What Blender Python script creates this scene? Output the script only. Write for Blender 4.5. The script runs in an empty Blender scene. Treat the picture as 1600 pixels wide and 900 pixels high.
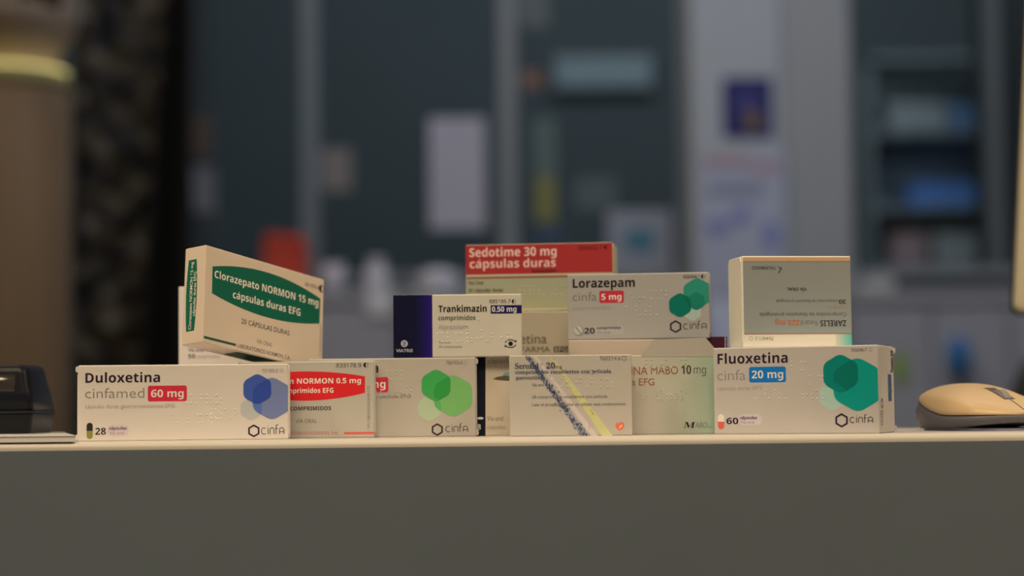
import bpy, bmesh, math, random
from mathutils import Vector, Matrix
rnd = random.Random(7)
SC = bpy.context.scene
COL = SC.collection

# ------------------------------------------------------------------ camera
FPX = 3090.0                                   # focal length in pixels of the 1600x900 frame
PITCH = math.atan(187 / FPX)
ROLL = math.radians(0.6)
CT = 1.10                                      # counter top height
EYE = Vector((0, 0, CT + 0.016))
_f = Vector((0, math.cos(PITCH), math.sin(PITCH)))
_u0 = Vector((0, -math.sin(PITCH), math.cos(PITCH)))
_x0 = Vector((1, 0, 0))
_r = _x0 * math.cos(ROLL) - _u0 * math.sin(ROLL)
_u = _x0 * math.sin(ROLL) + _u0 * math.cos(ROLL)
cam_data = bpy.data.cameras.new('camera')
cam = bpy.data.objects.new('camera', cam_data)
COL.objects.link(cam)
cam.matrix_world = Matrix.Translation(EYE) @ Matrix((_r, _u, -_f)).transposed().to_4x4()
cam_data.sensor_width = 36.0
cam_data.lens = FPX * 36 / 1600
cam_data.clip_start = 0.05
cam_data.dof.use_dof = True
cam_data.dof.focus_distance = 1.10
cam_data.dof.aperture_fstop = 4.0
SC.camera = cam

# ------------------------------------------------------------------ world, lights, exposure
SC.view_settings.view_transform = 'Standard'
SC.view_settings.look = 'None'
SC.view_settings.exposure = 0.0
SC.view_settings.gamma = 1.0
SC.view_settings.use_curve_mapping = False
world = bpy.data.worlds.new('world')
SC.world = world
world.use_nodes = True
world.node_tree.nodes['Background'].inputs[0].default_value = (0.5, 0.55, 0.7, 1)
world.node_tree.nodes['Background'].inputs[1].default_value = 0.02


def area(name, loc, target, sx, sy, watt, color, spread=180):
    d = bpy.data.lights.new(name, 'AREA')
    d.shape = 'RECTANGLE'
    d.size, d.size_y, d.energy, d.color = sx, sy, watt, color
    d.spread = math.radians(spread)
    o = bpy.data.objects.new(name, d)
    COL.objects.link(o)
    o.location = loc
    o.rotation_euler = (Vector(target) - Vector(loc)).to_track_quat('-Z', 'Y').to_euler()
    return o


area('warm_ceiling_and_fill', (-0.25, -0.45, 3.6), (0.0, 1.12, CT), 1.8, 0.9, 17.0, (1.0, 0.77, 0.48), 75)
area('warm_ceiling_and_fill', (2.1, 0.35, 3.6), (0.1, 1.12, CT), 0.7, 0.7, 8.5, (1.0, 0.77, 0.48), 75)  # fill lamp added to lift the cartons' dark right sides
area('warm_ceiling_and_fill', (-2.0, 0.35, 3.6), (0.0, 1.12, CT), 0.7, 0.7, 7.5, (1.0, 0.77, 0.48), 75)  # second added fill lamp, lifts the cartons' left sides
area('cool_ceiling_light', (0.6, 2.9, 3.6), (0.4, 5.0, 1.4), 3.0, 0.6, 38, (0.64, 0.73, 1.0))
area('column_ceiling_light', (-1.0, 2.6, 3.5), (-1.0, 4.0, 1.6), 0.4, 0.4, 8.5, (1.0, 0.80, 0.52))
area('back_room_light', (0.5, 5.7, 3.5), (0.5, 7.8, 1.5), 3.4, 0.4, 33, (0.74, 0.84, 1.0))


# ------------------------------------------------------------------ helpers: projection from the photo's frame
def ray(px, py):
    return _f + _r * ((px - 800) / FPX) - _u * ((py - 450) / FPX)


def at(px, py, Y):
    d = ray(px, py)
    return EYE + d * (Y / d.y)


def project(P):
    d = P - EYE
    return 800 + FPX * d.dot(_r) / d.dot(_f), 450 - FPX * d.dot(_u) / d.dot(_f)


# ------------------------------------------------------------------ helpers: materials
def lin(h):
    h = h.lstrip('#')
    o = []
    for i in (0, 2, 4):
        c = int(h[i:i + 2], 16) / 255
        o.append(c / 12.92 if c <= 0.04045 else ((c + 0.055) / 1.055) ** 2.4)
    return o


WARM = [c / 0.80 for c in lin('#c6b192')]      # how a white thing reads under the counter lamp
COOL = [c / 0.75 for c in lin('#83869a')]      # and under the cool lamps at the back
MATS = {}


def mat(name, hexcol, ref=None, rough=0.55, spec=0.35, coat=0.0, noise=0.0, nscale=30.0, metal=0.0):
    key = (name, hexcol, ref is WARM, rough)
    if key in MATS:
        return MATS[key]
    col = lin(hexcol)
    if ref:
        col = [min(0.9, c / r) for c, r in zip(col, ref)]
    m = bpy.data.materials.new(name)
    m.use_nodes = True
    nt = m.node_tree
    b = nt.nodes['Principled BSDF']
    b.inputs['Base Color'].default_value = (*col, 1)
    b.inputs['Roughness'].default_value = rough
    b.inputs['Specular IOR Level'].default_value = spec
    b.inputs['Coat Weight'].default_value = coat
    b.inputs['Metallic'].default_value = metal
    if noise:
        n = nt.nodes.new('ShaderNodeTexNoise')
        n.inputs['Scale'].default_value = nscale
        n.inputs['Detail'].default_value = 4
        tc = nt.nodes.new('ShaderNodeTexCoord')
        nt.links.new(tc.outputs['Object'], n.inputs['Vector'])
        mx = nt.nodes.new('ShaderNodeMix')
        mx.data_type = 'RGBA'
        mx.inputs[6].default_value = (*[c * (1 - noise) for c in col], 1)
        mx.inputs[7].default_value = (*[min(1, c * (1 + noise)) for c in col], 1)
        nt.links.new(n.outputs['Fac'], mx.inputs[0])
        nt.links.new(mx.outputs[2], b.inputs['Base Color'])
    MATS[key] = m
    return m


def ink(hexcol):
    return mat('ink', hexcol, WARM, 0.6, 0.12)


def bgm(name, hexcol, rough=0.7, noise=0.0, nscale=3.0):
    return mat(name, hexcol, COOL, rough, 0.2, noise=noise, nscale=nscale)


def gradient_mat(name, stops, axis, span, ref=WARM):
    """printed colour running along one object axis: stops = [(position in metres, hex)]"""
    m = bpy.data.materials.new(name)
    m.use_nodes = True
    nt = m.node_tree
    b = nt.nodes['Principled BSDF']
    b.inputs['Roughness'].default_value = 0.6
    b.inputs['Specular IOR Level'].default_value = 0.15
    tc = nt.nodes.new('ShaderNodeTexCoord')
    sep = nt.nodes.new('ShaderNodeSeparateXYZ')
    mr = nt.nodes.new('ShaderNodeMapRange')
    mr.inputs[1].default_value, mr.inputs[2].default_value = span
    cr = nt.nodes.new('ShaderNodeValToRGB')
    el = cr.color_ramp.elements
    while len(el) < len(stops):
        el.new(0.5)
    for e, (p, h) in zip(el, stops):
        e.position = p
        e.color = (*[min(0.9, c / r) for c, r in zip(lin(h), ref)], 1)
    nt.links.new(tc.outputs['Object'], sep.inputs[0])
    nt.links.new(sep.outputs['XYZ'.index(axis)], mr.inputs[0])
    nt.links.new(mr.outputs[0], cr.inputs[0])
    nt.links.new(cr.outputs[0], b.inputs['Base Color'])
    return m


# ------------------------------------------------------------------ helpers: objects
def link_mesh(name, me, parent=None, loc=None):
    o = bpy.data.objects.new(name, me)
    COL.objects.link(o)
    if parent is not None:
        o.parent = parent
    if loc is not None:
        o.location = loc
    return o


def from_bm(name, bm, material, parent=None, loc=None, smooth=False):
    me = bpy.data.meshes.new(name)
    bm.normal_update()
    bm.to_mesh(me)
    bm.free()
    for m in (material if isinstance(material, (list, tuple)) else [material]):
        me.materials.append(m)
    if smooth:
        for p in me.polygons:
            p.use_smooth = True
    return link_mesh(name, me, parent, loc)


def tag(o, label, cat, group=None, kind=None):
    o['label'], o['category'] = label, cat
    if group:
        o['group'] = group
    if kind:
        o['kind'] = kind
    return o


def empty(name, label, cat, loc=(0, 0, 0), rot=0.0, group=None, matrix=None):
    o = bpy.data.objects.new(name, None)
    COL.objects.link(o)
    o.empty_display_size = 0.02
    if matrix is not None:
        o.matrix_world = matrix
    else:
        o.location = loc
        o.rotation_euler = (0, 0, rot)
    return tag(o, label, cat, group)


def struct(name, bm, m, smooth=False):
    o = from_bm(name, bm, m, smooth=smooth)
    o['kind'] = 'structure'
    return o


def bm_box(lo, hi, bevel=0.0, seg=2, bm=None):
    new = bmesh.new()
    r = bmesh.ops.create_cube(new, size=1.0)
    lo, hi = Vector(lo), Vector(hi)
    for v in new.verts:
        v.co = Vector([(lo[i] + hi[i]) / 2 + v.co[i] * (hi[i] - lo[i]) for i in range(3)])
    if bevel:
        bmesh.ops.bevel(new, geom=list(new.edges), offset=bevel, segments=seg, affect='EDGES', profile=0.5)
    if bm is None:
        return new
    tmp = bpy.data.meshes.new('tmp')
    new.to_mesh(tmp)
    new.free()
    bm.from_mesh(tmp)
    bpy.data.meshes.remove(tmp)
    return bm


def bm_prism(poly, axis, a, b, bm=None):
    """extrude a 2D polygon (list of (p, q)) along axis from a to b"""
    bm = bm or bmesh.new()

    def P(p, q, t):
        return {'x': (t, p, q), 'y': (p, t, q), 'z': (p, q, t)}[axis]
    v0 = [bm.verts.new(P(p, q, a)) for p, q in poly]
    v1 = [bm.verts.new(P(p, q, b)) for p, q in poly]
    n = len(poly)
    fs = [bm.faces.new(v0), bm.faces.new(v1)]
    for i in range(n):
        fs.append(bm.faces.new((v0[i], v0[(i + 1) % n], v1[(i + 1) % n], v1[i])))
    bmesh.ops.recalc_face_normals(bm, faces=fs)
    return bm


def bm_lathe(profile, n=32, bm=None, c=(0, 0, 0)):
    bm = bm or bmesh.new()
    rings = []
    for r, z in profile:
        rings.append([bm.verts.new((c[0] + r * math.cos(2 * math.pi * k / n), c[1] + r * math.sin(2 * math.pi * k / n), c[2] + z)) for k in range(n)])
    fs = []
    for a, b in zip(rings, rings[1:]):
        for k in range(n):
            fs.append(bm.faces.new((a[k], a[(k + 1) % n], b[(k + 1) % n], b[k])))
    fs.append(bm.faces.new(rings[0]))
    fs.append(bm.faces.new(rings[-1]))
    bmesh.ops.recalc_face_normals(bm, faces=fs)
    return bm


def bm_loft(rings, cap=True, bm=None):
    bm = bm or bmesh.new()
    vs = [[bm.verts.new(p) for p in ring] for ring in rings]
    n = len(vs[0])
    fs = []
    for a, b in zip(vs, vs[1:]):
        for k in range(n):
            fs.append(bm.faces.new((a[k], a[(k + 1) % n], b[(k + 1) % n], b[k])))
    if cap:
        fs.append(bm.faces.new(vs[0]))
        fs.append(bm.faces.new(vs[-1]))
    bmesh.ops.recalc_face_normals(bm, faces=fs)
    return bm


# ------------------------------------------------------------------ helpers: 2D shapes for printing
def rrect(x0, y0, x1, y1, r, n=5):
    if x1 < x0: x0, x1 = x1, x0
    if y1 < y0: y0, y1 = y1, y0
    r = min(r, (x1 - x0) / 2, (y1 - y0) / 2)
    out = []
    for cx, cy, a in ((x1 - r, y1 - r, 0), (x0 + r, y1 - r, 90), (x0 + r, y0 + r, 180), (x1 - r, y0 + r, 270)):
        for k in range(n + 1):
            t = math.radians(a + 90 * k / n)
            out.append((cx + r * math.cos(t), cy + r * math.sin(t)))
    return out


def ellipse(cx, cy, rx, ry, n=28, a0=0.0, a1=2 * math.pi):
    full = abs(a1 - a0 - 2 * math.pi) < 1e-6
    m = n if full else n + 1
    return [(cx + rx * math.cos(a0 + (a1 - a0) * k / n), cy + ry * math.sin(a0 + (a1 - a0) * k / n)) for k in range(m)]


def hexa(cx, cy, R, soft=0.28, n=5):
    """pointy-top hexagon with rounded corners"""
    P = [Vector((cx + R * math.cos(math.radians(90 + 60 * k)), cy + R * math.sin(math.radians(90 + 60 * k)))) for k in range(6)]
    out = []
    for i in range(6):
        a, b, c = P[i - 1], P[i], P[(i + 1) % 6]
        p, q = b.lerp(a, soft), b.lerp(c, soft)
        for k in range(n + 1):
            t = k / n
            out.append(tuple(p * (1 - t) ** 2 + b * 2 * t * (1 - t) + q * t * t))
    return out


def clip_poly(sub, clip):
    """Sutherland-Hodgman, both counter-clockwise convex"""
    out = list(sub)
    for i in range(len(clip)):
        a, b = clip[i - 1], clip[i]
        src, out = out, []
        for j in range(len(src)):
            p, q = src[j - 1], src[j]
            sp = (b[0] - a[0]) * (p[1] - a[1]) - (b[1] - a[1]) * (p[0] - a[0])
            sq = (b[0] - a[0]) * (q[1] - a[1]) - (b[1] - a[1]) * (q[0] - a[0])
            if (sp >= 0) != (sq >= 0):
                t = sp / (sp - sq)
                out.append((p[0] + (q[0] - p[0]) * t, p[1] + (q[1] - p[1]) * t))
            if sq >= 0:
                out.append(q)
        if not out:
            return []
    return out


def stroke(pts, w, closed=False):
    """polyline of width w as a list of quads and round joints"""
    polys = []
    n = len(pts)
    for i in range(n if closed else n - 1):
        a, b = Vector(pts[i]), Vector(pts[(i + 1) % n])
        if (b - a).length < 1e-9:
            continue
        d = (b - a).normalized()
        s = Vector((-d.y, d.x)) * w / 2
        polys.append([tuple(a - s), tuple(b - s), tuple(b + s), tuple(a + s)])
    if w > 0:
        for p in (pts if closed else pts[1:-1]):
            polys.append(ellipse(p[0], p[1], w / 2, w / 2, 8))
    return polys


GLYPHS = {}


def styled(text, style):
    """the same letters in another cut: 'b' bold sans, 'r' plain sans, 's' bold serif"""
    up, low, dig = {'b': (0x1D5D4, 0x1D5EE, 0x1D7EC), 'r': (0x1D5A0, 0x1D5BA, 0x1D7E2), 's': (0x1D400, 0x1D41A, 0x1D7CE)}[style]
    o = ''
    for c in text:
        if 'A' <= c <= 'Z': o += chr(up + ord(c) - 65)
        elif 'a' <= c <= 'z': o += chr(low + ord(c) - 97)
        elif '0' <= c <= '9': o += chr(dig + ord(c) - 48)
        elif c == 'á': o += chr(low) + '\u0301'
        else: o += c
    return o


def glyphs(text, bold, style=''):
    """flat letters of size 1: (verts, faces, x0, x1)"""
    text = styled(text, style) if style else text.replace('1', '\U0001D7E3')
    key = (text, bold)
    if key not in GLYPHS:
        cu = bpy.data.curves.new('letters', 'FONT')
        cu.body = text
        cu.size = 1.0
        cu.resolution_u = 3
        cu.offset = bold
        ob = bpy.data.objects.new('letters', cu)
        COL.objects.link(ob)
        dg = bpy.context.evaluated_depsgraph_get()
        me = bpy.data.meshes.new_from_object(ob.evaluated_get(dg))
        vs = [(v.co.x, v.co.y) for v in me.vertices]
        fs = [tuple(p.vertices) for p in me.polygons]
        if '\u0301' in text:                   # set the acute accent over its own letter
            acc = {i for t in fs if all(vs[i][1] > 0.61 for i in t) and any(abs(vs[i][1] - 0.757) < 0.0015 for i in t) for i in t}
            vs = [(x - 0.385, y) if i in acc else (x, y) for i, (x, y) in enumerate(vs)]
        bpy.data.objects.remove(ob)
        bpy.data.curves.remove(cu)
        bpy.data.meshes.remove(me)
        xs = [v[0] for v in vs] or [0, 1]
        GLYPHS[key] = (vs, fs, min(xs), max(xs))
    return GLYPHS[key]


CAP = 0.682                                    # capital height of the built-in face at size 1


class Carton:
    """a folding carton; local frame: x to the right, y to the back, z up, origin at the base's centre"""
    group = 'medicine cartons on the counter'

    def __init__(self, label, W, T, H, matrix, board):
        self.W, self.T, self.H = W, T, H
        self.root = empty('medicine_carton', label, 'medicine box', group=self.group, matrix=matrix)
        self.M, self.Mi = matrix, matrix.inverted()
        self.board = board
        self.frames = {
            'front': (Vector((0, -T / 2, 0)), Vector((1, 0, 0)), Vector((0, 0, 1)), Vector((0, -1, 0))),
            'flip': (Vector((0, -T / 2, 0)), Vector((-1, 0, 0)), Vector((0, 0, -1)), Vector((0, -1, 0))),
            'front_up': (Vector((0, -T / 2, 0)), Vector((0, 0, 1)), Vector((-1, 0, 0)), Vector((0, -1, 0))),
            'left_up': (Vector((-W / 2, 0, 0)), Vector((0, 0, 1)), Vector((0, 1, 0)), Vector((-1, 0, 0))),
            'right_up': (Vector((W / 2, 0, 0)), Vector((0, 0, 1)), Vector((0, -1, 0)), Vector((1, 0, 0))),
            'right_down': (Vector((W / 2, 0, 0)), Vector((0, 0, -1)), Vector((0, 1, 0)), Vector((1, 0, 0))),
            'under': (Vector((0, 0, 0)), Vector((1, 0, 0)), Vector((0, 1, 0)), Vector((0, 0, -1))),
        }
        self.parts = {}

    def body(self, bevel=0.0006, mats=None):
        bm = bm_box((-self.W / 2, -self.T / 2, 0), (self.W / 2, self.T / 2, self.H), bevel)
        self.body_obj = from_bm('carton_body', bm, mats or self.board, self.root)
        return self.body_obj

    def flap(self, side, ears=True, out=0.0005, back=False):
        """tuck flap closing one end, with the two little ears of its lock"""
        s = -1 if side == 'left' else 1
        T, H = self.T, self.H
        x = s * self.W / 2
        hw, e = T / 2 - 0.0008, 0.0012
        poly = [(-hw, 0.003), (-hw + 0.002, 0.0006), (hw - 0.002, 0.0006), (hw, 0.003), (hw, H - 0.003), (hw - 0.002, H - 0.0006), (-hw + 0.002, H - 0.0006), (-hw, H - 0.003)]
        bm = bm_prism(poly, 'x', x + s * 0.00002, x + s * out)
        if ears:
            for z in (0.0022, H - 0.0022):
                bm_prism([(x, z - 0.0018), (x + s * e, z - 0.0014), (x + s * (e + 0.0003), z), (x + s * e, z + 0.0014), (x, z + 0.0018)], 'y', *((T / 2 - 0.0014, T / 2 - 0.0002) if back else (-T / 2 + 0.0002, -T / 2 + 0.0012)), bm)
        return from_bm('end_flap', bm, self.board, self.root)

    def loc(self, face, px, py):
        o, U, V, N = self.frames[face]
        O, D = self.Mi @ EYE, (self.Mi.to_3x3() @ ray(px, py))
        t = (o - O).dot(N) / D.dot(N)
        P = O + D * t
        return P.dot(U), P.dot(V)

    def poly(self, part, face, pts, color, layer=0, px=False):
        if px:
            pts = [self.loc(face, *p) for p in pts]
        v, f, m = self.parts.setdefault(part, ([], [], []))
        o, U, V, N = self.frames[face]
        off = N * (o.dot(N) + 0.00004 * (layer + 1))
        b = len(v)
        v.extend(U * p + V * q + off for p, q in pts)
        f.append((tuple(range(b, b + len(pts))), color))

    def text(self, part, s, x0, y0, x1, cap, color, bold=0.0, layer=1, face='front', y1=None, mode='h', italic=0.0, style=''):
        """letters whose baseline runs from pixel (x0, y0) to (x1, y1) of the photo, capitals cap pixels tall.
        mode 'v': the pixels lie one above the other (upright writing)"""
        y1 = y0 if y1 is None else y1
        a, b = self.loc(face, x0, y0), self.loc(face, x1, y1)
        if mode == 'h':
            c = self.loc(face, (x0 + x1) / 2, (y0 + y1) / 2 + (cap if face == 'flip' else -cap))
        else:
            c = self.loc(face, (x0 + x1) / 2 + (-cap if face in ('front_up', 'left_up', 'right_up') else cap), (y0 + y1) / 2)
        base = (a[1] + b[1]) / 2
        sv = abs(c[1] - base) / (0.714 if style in ('b', 'r') else 0.69 if style else CAP)
        vs, fs, g0, g1 = glyphs(s, bold, style)
        su = (b[0] - a[0]) / (g1 - g0)
        v, f, m = self.parts.setdefault(part, ([], [], []))
        o, U, V, N = self.frames[face]
        off = N * (o.dot(N) + 0.00004 * (layer + 1))
        k = len(v)
        for x, y in vs:
            v.append(U * (a[0] + (x - g0) * su + y * sv * italic) + V * (base + y * sv) + off)
        for t in fs:
            f.append((tuple(i + k for i in t), color))

    def badge(self, part, x0, y0, x1, y1, r, color, face='front', layer=0):
        a, b = self.loc(face, x0, y1), self.loc(face, x1, y0)
        xm, ym = (x0 + x1) / 2, (y0 + y1) / 2
        c0, c1 = self.loc(face, x0, ym), self.loc(face, x1, ym)
        d0, d1 = self.loc(face, xm, y1), self.loc(face, xm, y0)
        self.poly(part, face, rrect(c0[0], d0[1], c1[0], d1[1], r * abs(c1[0] - c0[0]) / abs(x1 - x0)), color, layer)

    def ppm(self, face='front'):
        a, b = self.loc(face, 800, 560), self.loc(face, 801, 560)
        return abs(b[0] - a[0])

    def hexes(self, items, overlaps, clip_right=None):
        """items: (cx, cy, R, colour) in photo pixels, bottom first; overlaps: (i, j, colour)"""
        k = self.ppm()
        hx = []
        for i, (cx, cy, R, colr) in enumerate(items):
            u, w = self.loc('front', cx, cy)
            h = hexa(u, w, R * k)
            if clip_right:
                u1 = self.W / 2 - 0.0002
                h = clip_poly(h, [(-1, -1), (u1, -1), (u1, 1), (-1, 1)])
            hx.append(h)
            self.poly('hexagon_emblem', 'front', h, colr, i)
        for j, (a, b, colr) in enumerate(overlaps):
            h = clip_poly(hx[a], hx[b])
            if len(h) > 2:
                self.poly('hexagon_emblem', 'front', h, colr, len(items) + j)

    def maker(self, cx, cy, R, x0, x1, base, ftop, c_ring='#35232b', c_text='#4d3c38', thick=2.6):
        """ring shaped hexagon and the thin rounded word cinfA"""
        k = self.ppm()
        u, w = self.loc('front', cx, cy)
        P = [(u + (R - thick / 2) * k * math.cos(math.radians(90 + 60 * i)), w + (R - thick / 2) * k * math.sin(math.radians(90 + 60 * i))) for i in range(6)]
        for q in stroke(P, thick * k, True):
            self.poly('maker_logo', 'front', q, c_ring, 0)
        a, b = self.loc('front', x0, base)[0], self.loc('front', x1, base)[0]
        z0, z1 = self.loc('front', (x0 + x1) / 2, base)[1], self.loc('front', (x0 + x1) / 2, ftop)[1]
        s, t = (b - a) / 36.0, (z1 - z0) / 14.0
        xh = 9.6

        def arc(cx, cy, rx, ry, d0, d1, n=9):
            return [(cx + rx * math.cos(math.radians(d0 + (d1 - d0) * i / n)), cy + ry * math.sin(math.radians(d0 + (d1 - d0) * i / n))) for i in range(n + 1)]
        L = [arc(4, xh / 2, 4, xh / 2, 50, 310),
             [(10.5, 0), (10.5, xh)],
             [(13.5, 0)] + [(13.5, xh - 3.5)] + arc(16.7, xh - 3.6, 3.2, 3.6, 180, 0) + [(19.9, 0)],
             [(23.2, 0), (23.2, 11)] + arc(25.4, 11, 2.2, 2.8, 180, 70),
             [(21.8, xh - 1.2), (26.2, xh - 1.2)],
             [(28.6, 0), (28.6, xh - 3.4)] + arc(32.2, xh - 3.6, 3.6, 3.6, 180, 0) + [(35.8, 0)],
             [(28.6, 3.6), (35.8, 3.6)]]
        for line in L:
            for q in stroke([(a + x * s, z0 + y * t) for x, y in line], 1.25 * k):
                self.poly('maker_logo', 'front', q, c_text, 0)
        d = self.loc
        self.poly('maker_logo', 'front', ellipse(a + 10.5 * s, z0 + 12.0 * t, 0.7 * k, 0.7 * k, 8), c_text, 0)

    def capsule(self, x0, y0, x1, y1, top, bottom):
        a, b = self.loc('front', x0, y1), self.loc('front', x1, y0)
        r = abs(b[0] - a[0]) / 2
        zm = (a[1] + b[1]) / 2
        cx = (a[0] + b[0]) / 2
        self.poly('capsule_icon', 'front', [(a[0], zm)] + [(a[0], zm)] * 0 + [(cx + r * math.cos(math.radians(180 + 18 * i)), a[1] + r + r * math.sin(math.radians(180 + 18 * i))) for i in range(11)] + [(b[0], zm)], bottom, 0)
        self.poly('capsule_icon', 'front', [(b[0], zm)] + [(cx + r * math.cos(math.radians(18 * i)), b[1] - r + r * math.sin(math.radians(18 * i))) for i in range(11)] + [(a[0], zm)], top, 0)

    def ring(self, part, cx, cy, R, w, color, face='front', n=20):
        k = self.ppm(face)
        u, v = self.loc(face, cx, cy)
        for q in stroke(ellipse(u, v, R * k, R * k, n), w * k, True):
            self.poly(part, face, q, color, 1)

    def half_moon(self, part, cx, cy, R, color, face='front'):
        k = self.ppm(face)
        u, v = self.loc(face, cx, cy)
        self.poly(part, face, ellipse(u, v, R * k, R * k, 12, math.pi / 2, math.pi * 1.5), color, 1)
        for q in stroke(ellipse(u, v, R * k, R * k, 16), 0.5 * k, True):
            self.poly(part, face, q, color, 1)

    def braille(self, rows, color='#d8c6a6'):
        """raised dots; rows: (x0, y, number of cells) in photo pixels"""
        bm = bmesh.new()
        r2 = random.Random(len(rows) * 31 + int(rows[0][0]))
        for x0, y, n in rows:
            for c in range(n):
                for i in range(2):
                    for j in range(3):
                        if r2.random() < 0.52:
                            u, w = self.loc('front', x0 + c * 15.5 + i * 6.4, y + j * 6.4)
                            o = Vector((u, -self.T / 2, w))
                            R, hgt, n_ = 0.00052, 0.00030, 8
                            ring0 = [bm.verts.new(o + Vector((R * math.cos(2 * math.pi * k / n_), 0, R * math.sin(2 * math.pi * k / n_)))) for k in range(n_)]
                            ring1 = [bm.verts.new(o + Vector((R * .62 * math.cos(2 * math.pi * k / n_), -hgt * .75, R * .62 * math.sin(2 * math.pi * k / n_)))) for k in range(n_)]
                            tip = bm.verts.new(o + Vector((0, -hgt, 0)))
                            for k in range(n_):
                                bm.faces.new((ring0[k], ring0[(k + 1) % n_], ring1[(k + 1) % n_], ring1[k]))
                                bm.faces.new((ring1[k], ring1[(k + 1) % n_], tip))
        return from_bm('braille_dots', bm, self.board if color is None else mat('embossed_board', color, WARM, 0.45, 0.4), self.root, smooth=True)

    def finish(self):
        made = {}
        for part, (v, f, _) in self.parts.items():
            me = bpy.data.meshes.new(part)
            me.from_pydata([tuple(p) for p in v], [], [t for t, _ in f])
            cols = []
            for _, c in f:
                if c not in cols:
                    cols.append(c)
            for c in cols:
                me.materials.append(ink(c) if isinstance(c, str) else c)
            for p, (_, c) in zip(me.polygons, f):
                p.material_index = cols.index(c)
            me.update()
            made[part] = link_mesh(part, me, self.root)
        for child, par in (('dose_lettering', 'dose_badge'), ('title_lettering', 'title_panel'), ('maker_lettering', 'colour_panel')):
            if child in made and par in made:
                made[child].parent = made[par]
        return self


def carton(label, left, right, depth, yaw, T, z0, board, ztop=None, bevel=0.0006):
    """left = (x, y_top) and right = (x, y_top) of the front face in the photo, depth = distance of its left front edge"""
    th = math.radians(yaw)
    P = at(left[0], left[1], depth)
    H = (P.z if ztop is None else ztop) - z0
    zm = z0 + H / 2
    lo, hi = 0.005, 0.3
    ym = (left[1] + right[1]) / 2 + 60
    P0 = at(left[0], ym, depth)
    for _ in range(60):
        W = (lo + hi) / 2
        q = project(Vector((P0.x + W * math.cos(th), P0.y + W * math.sin(th), P0.z)))
        if q[0] < right[0]: lo = W
        else: hi = W
    xx, yy = Vector((math.cos(th), math.sin(th), 0)), Vector((-math.sin(th), math.cos(th), 0))
    c = Vector((P0.x, P0.y, z0)) + xx * W / 2 + yy * T / 2
    M = Matrix.Translation(c) @ Matrix.Rotation(th, 4, 'Z')
    k = Carton(label, W, T, H, M, board)
    k.top = z0 + H
    return k


# ------------------------------------------------------------------ the room
m_wall = bgm('painted_wall', '#76767a')
m_floor = bgm('floor_vinyl', '#4a4a50', 0.4, 0.1, 2)
m_ceil = bgm('ceiling_paint', '#85858a')
struct('floor', bm_box((-4, -2.2, -0.1), (4, 8.2, 0)), m_floor)
struct('ceiling', bm_box((-4, -2.2, 3.7), (4, 8.2, 3.8)), m_ceil)
struct('wall_left', bm_box((-4.1, -2.2, 0), (-4, 8.2, 3.7)), m_wall)
struct('wall_right', bm_box((4, -2.2, 0), (4.1, 8.2, 3.7)), m_wall)
struct('wall_front', bm_box((-4, -2.3, 0), (4, -2.2, 3.7)), m_wall)
m_slate = bgm('slate_wall', '#2e343b', noise=0.08)
struct('wall_back', bm_box((-4, 7.8, 0), (4, 7.9, 3.7)), m_slate)

PY = 5.1                                       # the glazed partition


def bx(px0, px1, Y, py=300):
    return at(px0, py, Y).x, at(px1, py, Y).x


m_alu = bgm('brushed_aluminium', '#5a5f6a', 0.45)
m_dado = bgm('partition_panel', '#50535d')
zs = at(800, 426, PY).z                        # sill of the glazing
struct('wall_partition', bm_box((at(290, 300, PY).x, PY, 0), (4, PY + 0.08, zs)), m_dado)


def glass_mat():
    m = bpy.data.materials.new('partition_glass')
    m.use_nodes = True
    nt = m.node_tree
    nt.nodes.clear()
    out = nt.nodes.new('ShaderNodeOutputMaterial')
    mix = nt.nodes.new('ShaderNodeMixShader')
    tr = nt.nodes.new('ShaderNodeBsdfTransparent')
    gl = nt.nodes.new('ShaderNodeBsdfGlossy')
    fr = nt.nodes.new('ShaderNodeFresnel')
    tr.inputs[0].default_value = (0.83, 0.86, 0.895, 1)
    gl.inputs['Roughness'].default_value = 0.05
    gl.inputs['Color'].default_value = (0.9, 0.95, 1, 1)
    fr.inputs['IOR'].default_value = 1.5
    nt.links.new(fr.outputs[0], mix.inputs[0])
    nt.links.new(tr.outputs[0], mix.inputs[1])
    nt.links.new(gl.outputs[0], mix.inputs[2])
    nt.links.new(mix.outputs[0], out.inputs[0])
    return m


m_glass = glass_mat()
edges = [(296, 322), (470, 497), (781, 808), (1062, 1084)]
mull = []
for i, (a, b) in enumerate(edges):
    x0, x1 = bx(a, b, PY)
    mull.append((x0, x1))
    struct('trim_%d' % (i + 1), bm_box((x0, PY - 0.01, zs), (x1, PY + 0.07, 3.7), 0.004), m_alu if i else bgm('dark_frame', '#30353b', 0.5))
panes = [(mull[0][1], mull[1][0]), (mull[1][1], mull[2][0]), (mull[2][1], mull[3][0]), (at(1334, 300, PY).x, at(1545, 300, PY).x), (at(1568, 300, PY).x, 2.6)]
for i, (x0, x1) in enumerate(panes):
    struct('window_%d' % (i + 1), bm_box((x0, PY + 0.03, zs), (x1, PY + 0.036, 3.7)), m_glass)
x0, x1 = bx(1545, 1568, PY)
struct('trim_5', bm_box((x0, PY - 0.01, zs), (x1, PY + 0.07, 3.7), 0.004), bgm('grey_frame', '#454a53', 0.5))
struct('trim_6', bm_box((at(296, 300, PY).x, PY - 0.03, zs - 0.03), (4, PY + 0.08, zs), 0.004), m_alu)

# the pale pillar between the glazed bays
x0, x1, x2 = at(1082, 300, 4.95).x, at(1226, 300, 4.95).x, at(1336, 300, 4.95).x
struct('wall_pillar', bm_box((x0, 4.95, 0), (x1, 5.25, 3.7), 0.01), bgm('pillar_paint', '#777b89'))
struct('wall_return', bm_box((x1, 4.97, 0), (x2, 5.25, 3.7), 0.01), bgm('return_paint', '#6c6e79'))


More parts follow.
